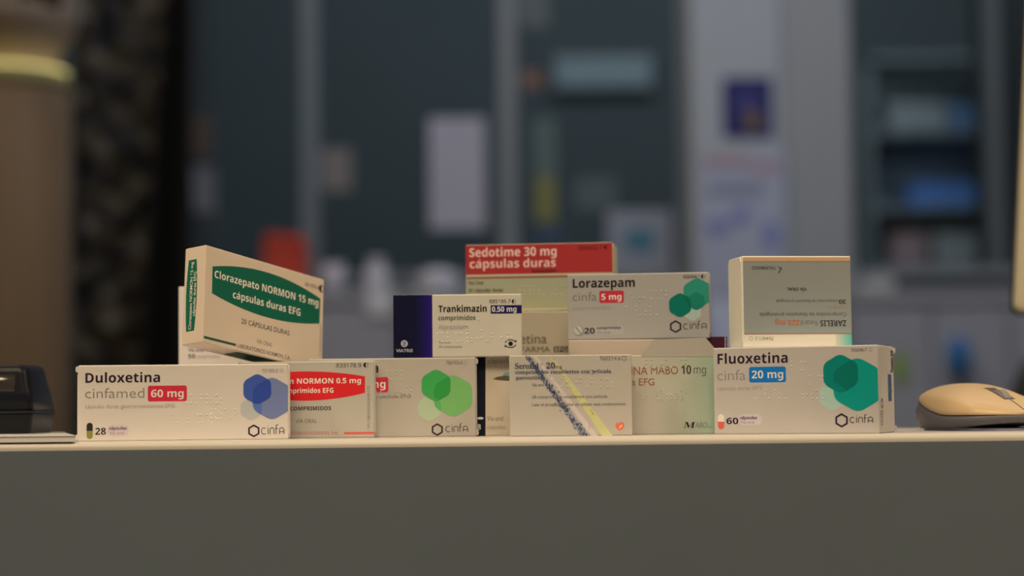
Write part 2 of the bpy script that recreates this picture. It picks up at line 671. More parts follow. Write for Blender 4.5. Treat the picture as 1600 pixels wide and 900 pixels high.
# ------------------------------------------------------------------ papers and notices on the glass and the pillar
def sheet(name, label, cat, px0, py0, px1, py1, Y, m, group=None, curl=0.004, parts=()):
    a, b = at(px0, py1, Y), at(px1, py0, Y)
    root = empty(name, label, cat, ((a.x + b.x) / 2, Y, (a.z + b.z) / 2), 0, group)
    w, h = b.x - a.x, b.z - a.z
    bm = bmesh.new()
    n = 8
    grid = [[[bm.verts.new((-w / 2 + w * i / n, -0.0015 - curl * ((2 * i / n - 1) ** 2) * (j / n) - d, -h / 2 + h * j / n)) for j in range(n + 1)] for i in range(n + 1)] for d in (0, 0.0005)]
    for g in grid:
        for i in range(n):
            for j in range(n):
                bm.faces.new((g[i][j], g[i + 1][j], g[i + 1][j + 1], g[i][j + 1]))
    rim = [(i, 0) for i in range(n)] + [(n, j) for j in range(n)] + [(i, n) for i in range(n, 0, -1)] + [(0, j) for j in range(n, 0, -1)]
    for k in range(len(rim)):
        (i0, j0), (i1, j1) = rim[k], rim[(k + 1) % len(rim)]
        bm.faces.new((grid[0][i0][j0], grid[0][i1][j1], grid[1][i1][j1], grid[1][i0][j0]))
    bmesh.ops.recalc_face_normals(bm, faces=bm.faces)
    from_bm('sheet', bm, m, root)
    for pname, u0, v0, u1, v1, pm, shape in parts:
        q = rrect(-w / 2 + u0 * w, -h / 2 + v0 * h, -w / 2 + u1 * w, -h / 2 + v1 * h, 0.001) if shape == 'r' else \
            ellipse(-w / 2 + (u0 + u1) / 2 * w, -h / 2 + (v0 + v1) / 2 * h, (u1 - u0) / 2 * w, (v1 - v0) / 2 * h)
        from_bm(pname, bm_prism(q, 'y', -0.0072, -0.0066), pm, root)
    return root


white_p = bgm('white_paper', '#7b7b90')
GP = 'papers taped to the glazed partition'
sheet('paper_notice', 'tall plain white paper sheet taped to the middle glass pane', 'paper notice', 672, 184, 757, 358, PY + 0.028, white_p, GP)
sheet('paper_notice', 'square beige paper taped to glass just beside the metal post', 'paper notice', 502, 232, 549, 298, PY + 0.028, bgm('beige_paper', '#625d62'), GP)
sheet('paper_notice', 'small brown paper on glass next to the dark mottled panel', 'paper notice', 303, 180, 331, 246, PY - 0.012, bgm('brown_paper', '#493f3b'), GP)
sheet('paper_notice', 'small white paper on glass below the small brown one', 'paper notice', 303, 262, 336, 332, PY - 0.012, bgm('grey_paper', '#5f5f6a'), GP)
sheet('paper_notice', 'white paper with a blurry teal picture low on the glass', 'paper notice', 950, 328, 1050, 432, PY + 0.028, bgm('notice_paper', '#676a7c'), GP,
      parts=[('picture', 0.24, 0.36, 0.74, 0.74, bgm('teal_print', '#35566a'), 'e')])
sheet('paper_notice', 'narrow grey-green paper strip with a yellow lower half on glass', 'paper notice', 836, 186, 868, 350, PY + 0.028, bgm('grey_green_paper', '#434f55'), GP,
      parts=[('yellow_band', 0.05, 0.02, 0.95, 0.44, bgm('yellow_print', '#5a5a3c'), 'r')])
sheet('paper_notice', 'small orange sticker on glass beside the light metal post', 'sticker', 814, 112, 848, 136, PY + 0.028, bgm('orange_sticker', '#5c4644'), GP)
sheet('paper_notice', 'pale grey paper at the top of the glass beside the post', 'paper notice', 810, -30, 858, 42, PY + 0.028, bgm('pale_paper', '#454b54'), GP)
sheet('paper_notice', 'small dark blue paper under the yellow banded strip on glass', 'paper notice', 842, 356, 876, 378, PY + 0.028, bgm('blue_paper', '#323a58'), GP)
PP = 4.948
sheet('poster', 'dark blue square poster with a small golden figure on white pillar', 'poster', 1130, 121, 1206, 216, PP, bgm('navy_print', '#232350'), None, 0.002,
      parts=[('golden_shape', 0.44, 0.12, 0.74, 0.46, bgm('gold_print', '#5a4c34'), 'e'), ('violet_shape', 0.34, 0.36, 0.62, 0.74, bgm('violet_print', '#3a3868'), 'e')])
bluet = bgm('blue_print', '#5d6190')
sheet('poster', 'large pale paper with blurred blue marks and red heading on white pillar', 'poster', 1096, 238, 1226, 470, PP, bgm('pale_blue_paper', '#777b92'), None, 0.002,
      parts=[('red_heading', 0.04, 0.92, 0.62, 0.975, bgm('red_print', '#7d6676'), 'r'), ('red_heading', 0.66, 0.87, 0.94, 0.93, bgm('red_print', '#7d6676'), 'r'),
             ('grey_line', 0.10, 0.72, 0.74, 0.80, bgm('grey_print', '#646883'), 'r'), ('blue_mark', 0.06, 0.44, 0.34, 0.56, bluet, 'e'),
             ('blue_mark', 0.36, 0.52, 0.58, 0.64, bluet, 'e'), ('blue_mark', 0.72, 0.34, 0.92, 0.54, bluet, 'e')])

# ------------------------------------------------------------------ the room behind the glass
a, b = at(870, 130, 7.6), at(1020, 80, 7.6)
o = empty('wall_reflection', 'long pale stand-in for a ceiling lamp reflection high on the dark wall behind the glass', 'reflection', (0, 0, 0))  # added pale box, stands in for a ceiling lamp's reflection in the glass
from_bm('reflection_box', bm_box((a.x, 7.72, a.z), (b.x, 7.8, b.z), 0.006), bgm('reflection_tint', '#59626e'), o)
from_bm('reflection_rim', bm_box((a.x - 0.012, 7.74, a.z - 0.012), (b.x + 0.012, 7.8, b.z + 0.012), 0.004), bgm('reflection_rim', '#48505a'), o)


def shelf_unit(label, px0, px1, Y, pys, items, tone):
    x0, x1 = at(px0, 300, Y).x, at(px1, 300, Y).x
    root = empty('shelving_unit', label, 'shelf', ((x0 + x1) / 2, Y, 0))
    w = (x1 - x0) / 2
    mm = bgm('shelf_board', tone[0])
    ztop = 2.35
    for s in (-1, 1):
        from_bm('side_panel', bm_box((s * w - 0.012, 0, 0), (s * w + 0.012, 0.25, ztop), 0.002), mm, root)
    from_bm('back_panel', bm_box((-w, 0.245, 0), (w, 0.252, ztop)), bgm('shelf_back', tone[1]), root)
    zz = [at((px0 + px1) / 2, p, Y).z for p in pys]
    for z in [0.08, 0.5, 0.9] + zz:
        from_bm('shelf_board', bm_box((-w + 0.012, 0, z - 0.012), (w - 0.012, 0.245, z + 0.012), 0.002), mm, root)
    for (lab, nm, cat, a0, a1, p, h, colr) in items:
        q0, q1 = at(a0, p, Y + 0.02).x, at(a1, p, Y + 0.02).x
        z = min(zz, key=lambda t: abs(t - at((a0 + a1) / 2, p, Y).z)) + 0.012
        r = empty(nm, lab, cat, ((q0 + q1) / 2, Y + 0.125, z), 0, 'storage boxes on the grey shelving')
        hw = (q1 - q0) / 2
        from_bm('box_body', bm_box((-hw, -0.11, 0), (hw, 0.11, h * 0.8), 0.004), bgm('storage_box', colr), r)
        from_bm('lid', bm_box((-hw - 0.003, -0.113, h * 0.8), (hw + 0.003, 0.113, h), 0.004), bgm('storage_lid', colr), r)
    return root


shelf_unit('grey shelving seen through the glass pane beyond the white pillar', 1362, 1546, 7.2, [420, 326, 206, 90], [
    ('bright blue flat storage box on shelf behind glass', 'storage_box', 'box', 1424, 1532, 322, 0.085, '#3a5890'),
    ('dark blue small storage box on upper shelf behind glass', 'storage_box', 'box', 1486, 1528, 202, 0.09, '#3c5478'),
    ('pale wide storage box on upper shelf beside dark blue box', 'storage_box', 'box', 1390, 1480, 202, 0.10, '#5c626c'),
    ('dull reddish storage box on the lowest visible shelf behind glass', 'storage_box', 'box', 1394, 1450, 416, 0.12, '#6a5a62'),
    ('grey storage box on the lowest visible shelf behind glass', 'storage_box', 'box', 1462, 1530, 416, 0.12, '#666a72')], ('#4c535c', '#666e7a'))
sheet('paper_notice', 'small dull grey paper between the strip and the teal picture on glass', 'paper notice', 898, 276, 962, 328, PY + 0.028, bgm('dull_paper', '#3f4851'), GP)

x0, x1 = at(1574, 300, 6.4).x, at(1680, 300, 6.4).x
o = empty('tall_cabinet', 'tall dark cabinet behind the glass beyond the grey shelving', 'cabinet', ((x0 + x1) / 2, 6.4, 0))
w = (x1 - x0) / 2
from_bm('carcass', bm_box((-w, 0.02, 0), (w, 0.45, 2.6), 0.004), bgm('dark_cabinet', '#1c1f22'), o)
for sx in (-1, 1):
    d = from_bm('door', bm_box((min(0, sx * w) + 0.003, 0, 0.05), (max(0, sx * w) - 0.003, 0.019, 2.58), 0.002), bgm('dark_cabinet', '#1c1f22'), o)
    from_bm('handle', bm_box((sx * 0.02 - 0.005, -0.02, 1.1), (sx * 0.02 + 0.005, 0.0, 1.25), 0.002), m_alu, d)

# ------------------------------------------------------------------ back counters in front of the partition
m_cab = bgm('cabinet_laminate', '#696c7e', 0.5)
m_cabd = bgm('cabinet_door', '#696c7e', 0.45)


def back_counter(label, px0, px1, pyt, Y, nd):
    x0, x1 = at(px0, 500, Y).x, at(px1, 500, Y).x
    z = at((px0 + px1) / 2, pyt, Y).z
    root = empty('back_counter', label, 'cabinet', ((x0 + x1) / 2, Y, 0), 0, 'cabinets along the glazed partition')
    w = (x1 - x0) / 2
    from_bm('carcass', bm_box((-w, 0.02, 0.08), (w, 0.45, z - 0.03), 0.002), m_cab, root)
    from_bm('plinth', bm_box((-w + 0.02, 0.06, 0), (w - 0.02, 0.43, 0.08)), bgm('plinth', '#3a3a40'), root)
    from_bm('worktop', bm_box((-w, -0.0005, z - 0.03), (w, 0.46, z), 0.003), bgm('worktop', '#6a6d7d'), root)
    for i in range(nd):
        d0, d1 = -w + 2 * w * i / nd, -w + 2 * w * (i + 1) / nd
        d = from_bm('door', bm_box((d0 + 0.003, 0, 0.09), (d1 - 0.003, 0.019, z - 0.04), 0.002), m_cabd, root)
        from_bm('handle', bm_box((d1 - 0.05, -0.018, 0.95), (d1 - 0.035, 0.0, 1.02), 0.003), m_alu, d)
    return root, z


bc1, zb1 = back_counter('long grey-blue cabinet run before the glass left of the pillar', 300, 1100, 452, 4.3, 5)
bc2, zb2 = back_counter('grey cabinet run before the glass on the pillar\'s other side', 1332, 1700, 452, 4.3, 3)
bc2['label'] = 'grey cabinet run standing before the glass behind the computer mouse'
bc1['label'] = 'long grey-blue cabinet run before the glass behind the medicine cartons'
bc_mid_x0 = at(1100, 500, 4.45).x
bm = bm_box((at(1104, 500, 4.6).x, 4.6, 0), (at(1328, 500, 4.6).x, 4.68, at(1200, 470, 4.6).z), 0.006)
struct('wall_low', bm, bgm('low_wall', '#878cab'))


def lathe_thing(name, label, cat, px, py_base, Y, scale, parts, z=None):
    p = at(px, py_base, Y)
    root = empty(name, label, cat, (p.x, Y, p.z if z is None else z))
    for pn, prof, m in parts:
        from_bm(pn, bm_lathe([(r * scale, h * scale) for r, h in prof], 28), m, root, smooth=True)
    return root


m_wp = bgm('white_plastic', '#85859a', 0.4)
YB = 4.42
pr = at(447, 420, YB)
r = empty('red_box', 'red-orange upright box on the cabinet behind the tilted green-label carton', 'box', (pr.x, YB, zb1))
hw = (at(480, 420, YB).x - at(415, 420, YB).x) / 2
hh = at(447, 368, YB).z - zb1
from_bm('box_body', bm_prism([(-hw, 0), (hw, 0), (hw * 0.96, hh * 0.8), (-hw * 0.9, hh * 0.86)], 'y', -0.06, 0.06), bgm('red_card', '#82302a'), r)
from_bm('lid', bm_prism([(-hw * 0.94, hh * 0.86), (hw, hh * 0.8), (hw * 0.9, hh * 0.96), (-hw * 0.75, hh)], 'y', -0.065, 0.065), bgm('red_lid', '#88342c'), r)
lathe_thing('paper_cup', 'small white cup on the cabinet next to the red-orange box', 'cup', 520, 440, YB, 1.0,
            [('cup_wall', [(0.019, 0), (0.026, 0.062), (0.0245, 0.062), (0.018, 0.004)], m_wp), ('rim', [(0.0255, 0.060), (0.0275, 0.062), (0.0275, 0.066), (0.0245, 0.066)], m_wp)], zb1)
lathe_thing('plastic_bottle', 'white bottle standing on the cabinet between cup and round tub', 'bottle', 588, 440, YB, 1.0,
            [('bottle_body', [(0.022, 0), (0.025, 0.004), (0.025, 0.056), (0.016, 0.062), (0.016, 0.064)], m_wp), ('cap', [(0.018, 0.064), (0.018, 0.076), (0.016, 0.078)], m_wp)], zb1)
sheet('paper_notice', 'white paper taped to the grey-blue cabinet front below the bottle', 'paper notice', 573, 450, 613, 494, 4.294, bgm('bright_paper', '#9c9cb2'), None, 0.003)
lathe_thing('plastic_tub', 'wide white round tub with domed lid on the cabinet', 'tub', 684, 440, YB, 1.0,
            [('tub_body', [(0.040, 0), (0.046, 0.004), (0.047, 0.024)], m_wp), ('lid', [(0.049, 0.024), (0.049, 0.032), (0.040, 0.044), (0.020, 0.052), (0.004, 0.054)], m_wp)], zb1)
r = empty('storage_box', 'low pale box on the cabinet close to the grey return wall', 'box', (at(1366, 440, YB).x, YB, zb2))
from_bm('box_body', bm_box((-0.035, -0.05, 0), (0.035, 0.05, 0.028), 0.003), bgm('pale_card', '#70727c'), r)
from_bm('lid', bm_box((-0.037, -0.052, 0.028), (0.037, 0.052, 0.04), 0.003), bgm('pale_card', '#70727c'), r)

p = at(1496, 560, 4.29)
r = empty('hand_gel_dispenser', 'blue oval dispenser fixed on the grey cabinet above the mouse', 'dispenser', (p.x, 4.298, p.z))
rings = []
for k, (d, s) in enumerate([(0, 0.8), (-0.01, 1.0), (-0.035, 0.95), (-0.05, 0.7), (-0.055, 0.3)]):
    rings.append([(0.024 * s * math.cos(2 * math.pi * i / 24), d, 0.048 * s * math.sin(2 * math.pi * i / 24)) for i in range(24)])
from_bm('housing', bm_loft(rings), bgm('blue_plastic', '#234a7c', 0.4), r, smooth=True)
from_bm('nozzle', bm_lathe([(0.005, -0.06), (0.007, -0.04), (0.007, -0.02)], 12, None, (0, -0.025, 0)), bgm('blue_nozzle', '#2b3d5c', 0.4), r)
sheet('paper_notice', 'small green label on grey cabinet beside the big teal hexagon carton', 'sticker', 1396, 552, 1418, 594, 4.296, bgm('green_label', '#5c7040'), None, 0.001)

# office chair, its dark back showing at the frame's edge
p = at(1808, 556, 2.7)
ch = empty('office_chair', 'black office chair with its back showing past the mouse', 'chair', (p.x, 2.75, 0), math.radians(8))
m_blk = bgm('black_fabric', '#1a1a20', 0.8)
m_blp = bgm('black_plastic', '#141418', 0.4)
rings = []
for t in range(9):
    z = 0.62 + (p.z - 0.62) * t / 8
    w = (0.20 + 0.03 * math.sin(t / 8 * 3.1)) * (1 if t < 8 else 0.86)
    y = -0.04 * math.sin(t / 8 * 3.1)
    rings.append([(q[0], q[1] + y, z) for q in rrect(-w, -0.03, w, 0.03, 0.028)])
from_bm('backrest', bm_loft(rings), m_blk, ch, smooth=True)
from_bm('seat', bm_box((-0.24, 0.02, 0.44), (0.24, 0.48, 0.52), 0.03, 3), m_blk, ch)
from_bm('back_bracket', bm_box((-0.03, -0.035, 0.46), (0.03, 0.06, 0.66), 0.006), m_blp, ch)
from_bm('gas_column', bm_lathe([(0.03, 0.10), (0.03, 0.28), (0.02, 0.28), (0.02, 0.45)], 16, None, (0, 0.25, 0)), m_blp, ch)
for k in range(5):
    an = 2 * math.pi * k / 5
    d = Vector((math.cos(an), math.sin(an), 0))
    s = Vector((-d.y, d.x, 0)) * 0.02
    c0 = Vector((0, 0.25, 0.10))
    bm = bm_loft([[c0 + s + Vector((0, 0, -.02)), c0 - s + Vector((0, 0, -.02)), c0 - s + Vector((0, 0, .03)), c0 + s + Vector((0, 0, .03))],
                  [c0 + d * .28 + s * .7 + Vector((0, 0, -.045)), c0 + d * .28 - s * .7 + Vector((0, 0, -.045)), c0 + d * .28 - s * .7 + Vector((0, 0, -.02)), c0 + d * .28 + s * .7 + Vector((0, 0, -.02))]])
    lg = from_bm('base_arm', bm, m_blp, ch)
    w = c0 + d * 0.28
    bm = bmesh.new()
    bmesh.ops.create_cone(bm, cap_ends=True, segments=18, radius1=0.028, radius2=0.028, depth=0.03, matrix=Matrix.Translation((w.x, w.y, 0.028)) @ Matrix.Rotation(an + 1.2, 4, 'Z') @ Matrix.Rotation(math.pi / 2, 4, 'X'))
    from_bm('caster', bm, m_blp, lg)

# ------------------------------------------------------------------ left: round column with its ring of light, mottled panel
Yc = 3.6
R = 0.122
xc = at(108, 350, Yc).x - R
zc = at(60, 122, Yc - R).z
col_o = from_bm('wall_column', bm_lathe([(R, 0), (R, zc - 0.006), (R - 0.006, zc)], 64, None, (xc, Yc, 0)), None, smooth=True)
col_o['kind'] = 'structure'
mc = bpy.data.materials.new('column_veneer')
mc.use_nodes = True
nt = mc.node_tree
b_ = nt.nodes['Principled BSDF']
tc = nt.nodes.new('ShaderNodeTexCoord')
mp = nt.nodes.new('ShaderNodeMapping')
mp.inputs['Scale'].default_value = (14, 14, 1.2)
nz = nt.nodes.new('ShaderNodeTexNoise')
nz.inputs['Scale'].default_value = 1.5
cr = nt.nodes.new('ShaderNodeValToRGB')
cr.color_ramp.elements[0].color = (0.20, 0.125, 0.06, 1)
cr.color_ramp.elements[1].color = (0.27, 0.19, 0.11, 1)
nt.links.new(tc.outputs['Object'], mp.inputs[0])
nt.links.new(mp.outputs[0], nz.inputs['Vector'])
nt.links.new(nz.outputs['Fac'], cr.inputs[0])
nt.links.new(cr.outputs[0], b_.inputs['Base Color'])
b_.inputs['Roughness'].default_value = 0.6
b_.inputs['Specular IOR Level'].default_value = 0.15
col_o.data.materials.clear()
col_o.data.materials.append(mc)
Ru = R + 0.012
up = struct('wall_column_upper', bm_lathe([(R - 0.024, zc - 0.03), (R - 0.024, zc + 0.04), (R - 0.018, zc + 0.07), (Ru - 0.006, zc + 0.10), (Ru, zc + 0.125), (Ru, 3.7)], 64, None, (xc, Yc, 0)), mat('column_paint', '#b09a80', None, 0.7), smooth=True)
led = bpy.data.materials.new('warm_strip_light')
led.use_nodes = True
e_ = led.node_tree.nodes['Principled BSDF']
e_.inputs['Base Color'].default_value = (0.22, 0.20, 0.11, 1)
e_.inputs['Emission Color'].default_value = (0.95, 0.82, 0.26, 1)
e_.inputs['Emission Strength'].default_value = 0.07
o = empty('ring_light', 'yellow glowing light ring around the beige column', 'lamp', (xc, Yc, zc))
from_bm('light_strip', bm_lathe([(R - 0.02, 0.002), (R - 0.004, 0.004), (R - 0.002, 0.026), (R - 0.016, 0.030)], 64), led, o, smooth=True)
cove = bpy.data.materials.new('cove_strip_light')
cove.use_nodes = True
e_ = cove.node_tree.nodes['Principled BSDF']
e_.inputs['Emission Color'].default_value = (0.95, 0.82, 0.26, 1)
e_.inputs['Emission Strength'].default_value = 1.3
from_bm('cove_strip', bm_lathe([(R - 0.0165, 0.0300), (R - 0.004, 0.0300), (R - 0.004, 0.0306), (R - 0.0165, 0.0306)], 64), cove, o)
from_bm('lower_rim', bm_lathe([(R - 0.03, 0.0), (R + 0.002, 0.0), (R + 0.002, 0.005), (R - 0.03, 0.005)], 64), bgm('ring_rim', '#5d5444', 0.4), o, smooth=True)

# hanging ornament at the very top of the column
p = at(66, 2, Yc - Ru - 0.03)
o = empty('hanging_ornament', 'dark green leafy ornament with a dark red ball on the column', 'ornament', p)
bm = bmesh.new()
for k in range(46):
    t = k / 45
    base = Vector((-0.035 + 0.04 * rnd.random(), 0.006 * rnd.uniform(-1, 1), 0.02 + 0.05 * rnd.random()))
    d = Vector((rnd.uniform(-1, 1), rnd.uniform(-0.6, 0.3), rnd.uniform(-1, 0.2))).normalized() * 0.03
    s = d.cross(Vector((0, 1, 0.3))).normalized() * 0.006
    vs = [bm.verts.new(base - s * 0.3), bm.verts.new(base + d * 0.5 - s), bm.verts.new(base + d), bm.verts.new(base + d * 0.5 + s), bm.verts.new(base + s * 0.3)]
    bm.faces.new(vs)
from_bm('leaves', bm, bgm('dark_leaf', '#131a14'), o)
bm = bmesh.new()
bmesh.ops.create_uvsphere(bm, u_segments=20, v_segments=12, radius=0.018, matrix=Matrix.Translation((0.018, 0, 0.006)))
from_bm('ball', bm, bgm('dark_red_ball', '#20090c', 0.35), o, smooth=True)
from_bm('cord', bm_box((-0.001, -0.001, 0.02), (0.001, 0.001, 0.25)), bgm('cord', '#1b1a18'), o)

# mottled dark panel
Yd = 4.1
xa, xb = at(114, 300, Yd).x, at(272, 100, Yd).x
pan = empty('wall_panel', 'tall dark panel clad in mottled brown bark beside the column', 'panel', ((xa + xb) / 2, Yd, 0))
w = (xb - xa) / 2
bm = bmesh.new()
nx, nzn = 36, 150
from mathutils import noise as mnoise
g = []
for i in range(nx + 1):
    row = []
    for j in range(nzn + 1):
        x, z = -w + 2 * w * i / nx, 0.9 + 2.1 * j / nzn
        d = mnoise.noise(Vector((x * 22, 3.1, z * 22))) * 0.02 + mnoise.noise(Vector((x * 60, 7.7, z * 60))) * 0.01
        row.append(bm.verts.new((x, -d, z)))
    g.append(row)
for i in range(nx):
    for j in range(nzn):
        bm.faces.new((g[i][j], g[i + 1][j], g[i + 1][j + 1], g[i][j + 1]))
mb = bpy.data.materials.new('mottled_bark')
mb.use_nodes = True
nt = mb.node_tree
b_ = nt.nodes['Principled BSDF']
tc = nt.nodes.new('ShaderNodeTexCoord')
vo = nt.nodes.new('ShaderNodeTexNoise')
vo.inputs['Scale'].default_value = 17
vo.inputs['Detail'].default_value = 2
cr = nt.nodes.new('ShaderNodeValToRGB')
for e, (pz, c) in zip([cr.color_ramp.elements[0], cr.color_ramp.elements[1], cr.color_ramp.elements.new(0.55), cr.color_ramp.elements.new(0.72)],
                      [(0.36, (0.018, 0.015, 0.010, 1)), (0.80, (0.36, 0.26, 0.09, 1)), (0.50, (0.07, 0.055, 0.035, 1)), (0.62, (0.17, 0.125, 0.055, 1))]):
    e.position, e.color = pz, c
nt.links.new(tc.outputs['Object'], vo.inputs['Vector'])
nt.links.new(vo.outputs['Fac'], cr.inputs[0])
nt.links.new(cr.outputs[0], b_.inputs['Base Color'])
b_.inputs['Roughness'].default_value = 0.8
from_bm('bark_cladding', bm, mb, pan, smooth=True)
from_bm('backing_board', bm_box((-w, 0.03, 0), (w, 0.06, 3.0)), bgm('black_board', '#0b0b0b'), pan)
from_bm('base_board', bm_box((-w, -0.01, 0), (w, 0.03, 0.9)), bgm('black_board', '#0b0b0b'), pan)
# slanting black post beside it
q0, q1, q2, q3 = at(258, 0, Yd - 0.06), at(298, 0, Yd - 0.06), at(296, 420, Yd - 0.06), at(222, 420, Yd - 0.06)
k0 = (q3.x - q0.x) / (q3.z - q0.z)
k1 = (q2.x - q1.x) / (q2.z - q1.z)
bm = bm_prism([(q0.x + k0 * (3.0 - q0.z), 3.0), (q1.x + k1 * (3.0 - q1.z), 3.0), (q1.x + k1 * (0 - q1.z), 0), (q3.x + k0 * 0.0 + k0 * (0.4 - q3.z) * 0.2, 0), (q3.x, q3.z - 0.05)], 'y', Yd - 0.06, Yd - 0.03)
tag(from_bm('side_board', bm, bgm('matt_black_board', '#070707', 0.6)), 'plain black tapering board on the mottled panel\'s far edge', 'board')

# ------------------------------------------------------------------ the counter
Y0 = 1.062
m_top = mat('counter_top', '#b39d80', WARM, 0.38, 0.4)
m_front = mat('counter_front', '#57564f', WARM, 0.42, 0.4, noise=0.10, nscale=5)
ctr = empty('service_counter', 'long service counter with cream top and plain grey front', 'counter', (0, Y0, 0))
prof = []
rr = 0.0035
for k in range(7):
    t = math.radians(180 - 15 * k)
    prof.append((rr + rr * math.cos(t), CT - rr + rr * math.sin(t)))
prof = [(0, CT - 0.005)] + prof + [(0.215, CT), (0.215, CT - 0.03), (0.0, CT - 0.03)]
prof = [(0.0, CT - 0.0045)] + prof[1:-3] + [(0.215, CT), (0.215, CT - 0.03), (0.004, CT - 0.03), (0.004, CT - 0.0045)]
from_bm('counter_top', bm_prism(prof, 'x', -1.6, 1.6), m_top, ctr)
from_bm('front_panel', bm_box((-1.6, 0.0001, 0.06), (1.6, 0.022, CT - 0.0046), 0.0003), m_front, ctr)
from_bm('plinth', bm_box((-1.6, 0.03, 0), (1.6, 0.05, 0.06)), bgm('dark_plinth', '#2a2a2a'), ctr)
for s in (-1.59, 0.0, 1.59):
    from_bm('support_panel', bm_box((s - 0.01, 0.022, 0.0), (s + 0.01, 0.20, CT - 0.03)), m_front, ctr)

# ------------------------------------------------------------------ the medicine cartons
cream = lambda h, n=0.02: mat('carton_board', h, WARM, 0.5, 0.35, noise=n, nscale=60)
PLUM, GREY = '#2b1b25', '#80705f'

# white carton with blue hexagons
A = carton('long white carton with blue hexagons and red dose badge at the row\'s end', (122, 571), (450.5, 569.5), 1.085, 4.5, 0.019, CT, cream('#c5ad90'))
A.body()
A.flap('left')
A.flap('right', False)
A.text('title_lettering', 'Duloxetina', 133.5, 597.5, 250, 15, PLUM, 0.0, style='b')
A.text('maker_lettering', 'cinfamed', 133, 621.8, 225.5, 15.5, GREY, -0.008)
A.badge('dose_badge', 231, 602.5, 292, 627, 3.2, '#c02834')
A.text('dose_lettering', '60 mg', 236, 620.4, 287, 11.6, '#ecc9b4', 0.0, style='b')
A.text('small_print', 'cápsulas duras gastrorresistentes EFG', 133, 637.6, 273, 6.2, '#a08a72')
A.capsule(135.3, 660.5, 145, 686, '#2b2721', '#7c7434')
A.text('count_lettering', '28', 148.8, 679.2, 165.5, 10.6, PLUM, 0.0, style='b')
A.badge('count_band', 167, 663.5, 201.5, 681.5, 8, '#c0a490')
A.text('small_print', 'cápsulas', 170, 671.2, 198, 5, '#6a4458', 0.02, 2)
A.text('small_print', 'Vía oral', 171, 678.6, 193.5, 4.6, '#94787c', 0, 2)
A.text('code_print', '731995.0', 409.5, 582, 434, 5.4, '#7b6458', style='r')
A.ring('code_print', 440, 579.3, 2.6, 0.6, '#a08a78')
A.hexes([(392.5, 639, 18.5, '#ab9e8a'), (425, 622.5, 34, '#6c6e84'), (402, 608, 24.5, '#3d4d82')],
        [(0, 1, '#51618c'), (1, 2, '#30417c')], True)
A.maker(396.6, 673.2, 9.8, 408.5, 444, 678.5, 663.5)
A.braille([(292, 617, 4), (330, 640, 3), (262, 648, 6)], '#cdb698')
A.finish()

# white carton with the red barrel
B = carton('white carton with red barrel panel wedged behind the blue hexagon carton', (372, 566), (584.5, 561), 1.118, -0.8, 0.0245, CT, cream('#a7957a'))
B.body()
B.flap('right', False)


def barrel(k, part, face, P, bt, bb, color, layer=0, n=14):
    """flat-ended panel bulging at top and bottom; P = photo pixels of its corners tl, tr, br, bl; bt, bb = bulge as a share of the height"""
    tl, tr, br, bl = [k.loc(face, *p) for p in P]
    h = (abs(tl[1] - bl[1]) + abs(tr[1] - br[1])) / 2
    top = [(tl[0] + (tr[0] - tl[0]) * i / n, tl[1] + (tr[1] - tl[1]) * i / n + bt * h * 4 * (i / n) * (1 - i / n)) for i in range(n + 1)]
    bot = [(br[0] + (bl[0] - br[0]) * i / n, br[1] + (bl[1] - br[1]) * i / n - bb * h * 4 * (i / n) * (1 - i / n)) for i in range(n + 1)]
    k.poly(part, face, top + bot, color, layer)


barrel(B, 'title_panel', 'front', [(387, 588.5), (570.3, 588), (570.3, 613.8), (387, 616)], 0.30, 0.42, '#c42222')
B.text('title_lettering', 'm NORMON 0,5 mg', 448.5, 599.3, 564, 8.2, '#ecc0a4', 0.0, y1=599, style='b')
B.text('title_lettering', 'comprimidos EFG', 437, 614, 521, 7.6, '#ecc0a4', 0.0, style='b')
B.text('contents_lettering', 'COMPRIMIDOS', 453.3, 641, 517.4, 6.0, '#2c2824', 0.0, style='b')
B.text('small_print', 'VÍA ORAL', 462, 661, 495.5, 6.0, '#6c5f52', style='r')
B.text('maker_lettering', 'LABORATORIOS NORMON, S.A.', 431, 679, 528.4, 4.8, '#b8604e')
B.poly('red_line', 'front', [(537.5, 675.2), (585, 674.6), (585, 678.2), (537.5, 678.8)][::-1], '#c8523e', 0, True)
B.text('code_print', '833178.9', 525.2, 574, 564, 6.3, '#3e3832', style='r')
B.half_moon('code_print', 571.5, 570.3, 3.6, '#1d1a18')
B.text('code_print', 'PC 08435232520172', 578, 668, 578, 4.0, '#7a6c5c', face='front_up', y1=602, mode='v')
B.finish()

# white carton with green hexagons
C = carton('white carton with green hexagons standing beneath the navy banded carton', (483, 561), (743.5, 556), 1.124, -0.4, 0.024, CT, cream('#a49076'))
C.body()
C.flap('right', True)
C.text('title_lettering', 'a', 583.2, 582.4, 591.2, 14.4, PLUM, 0.0, style='b')
C.badge('dose_badge', 556, 589.6, 606.8, 613.3, 3.2, '#b92c34')
C.text('dose_lettering', 'mg', 577.5, 606, 602.4, 11.6, '#e6c0aa', 0.0, style='b')
C.text('small_print', 'con película EFG', 576, 622, 641.5, 6.0, '#74664f')
C.text('code_print', '766703.4', 697, 569.3, 722, 5.4, '#66505a', style='r')
C.ring('code_print', 727, 566.8, 2.6, 0.6, '#9a8a76')
C.hexes([(671, 638, 21, '#9ea277'), (708, 618.5, 34.5, '#6b964e'), (681.3, 602, 26, '#3b8a3e')],
        [(0, 1, '#569148'), (1, 2, '#2f7f33'), (0, 2, '#428a40')], True)
C.maker(683.3, 671.2, 9.8, 696.5, 731, 674.8, 661.7)
C.braille([(604, 580, 2), (588, 612, 3), (636, 604, 1)], '#a8947a')
C.finish()

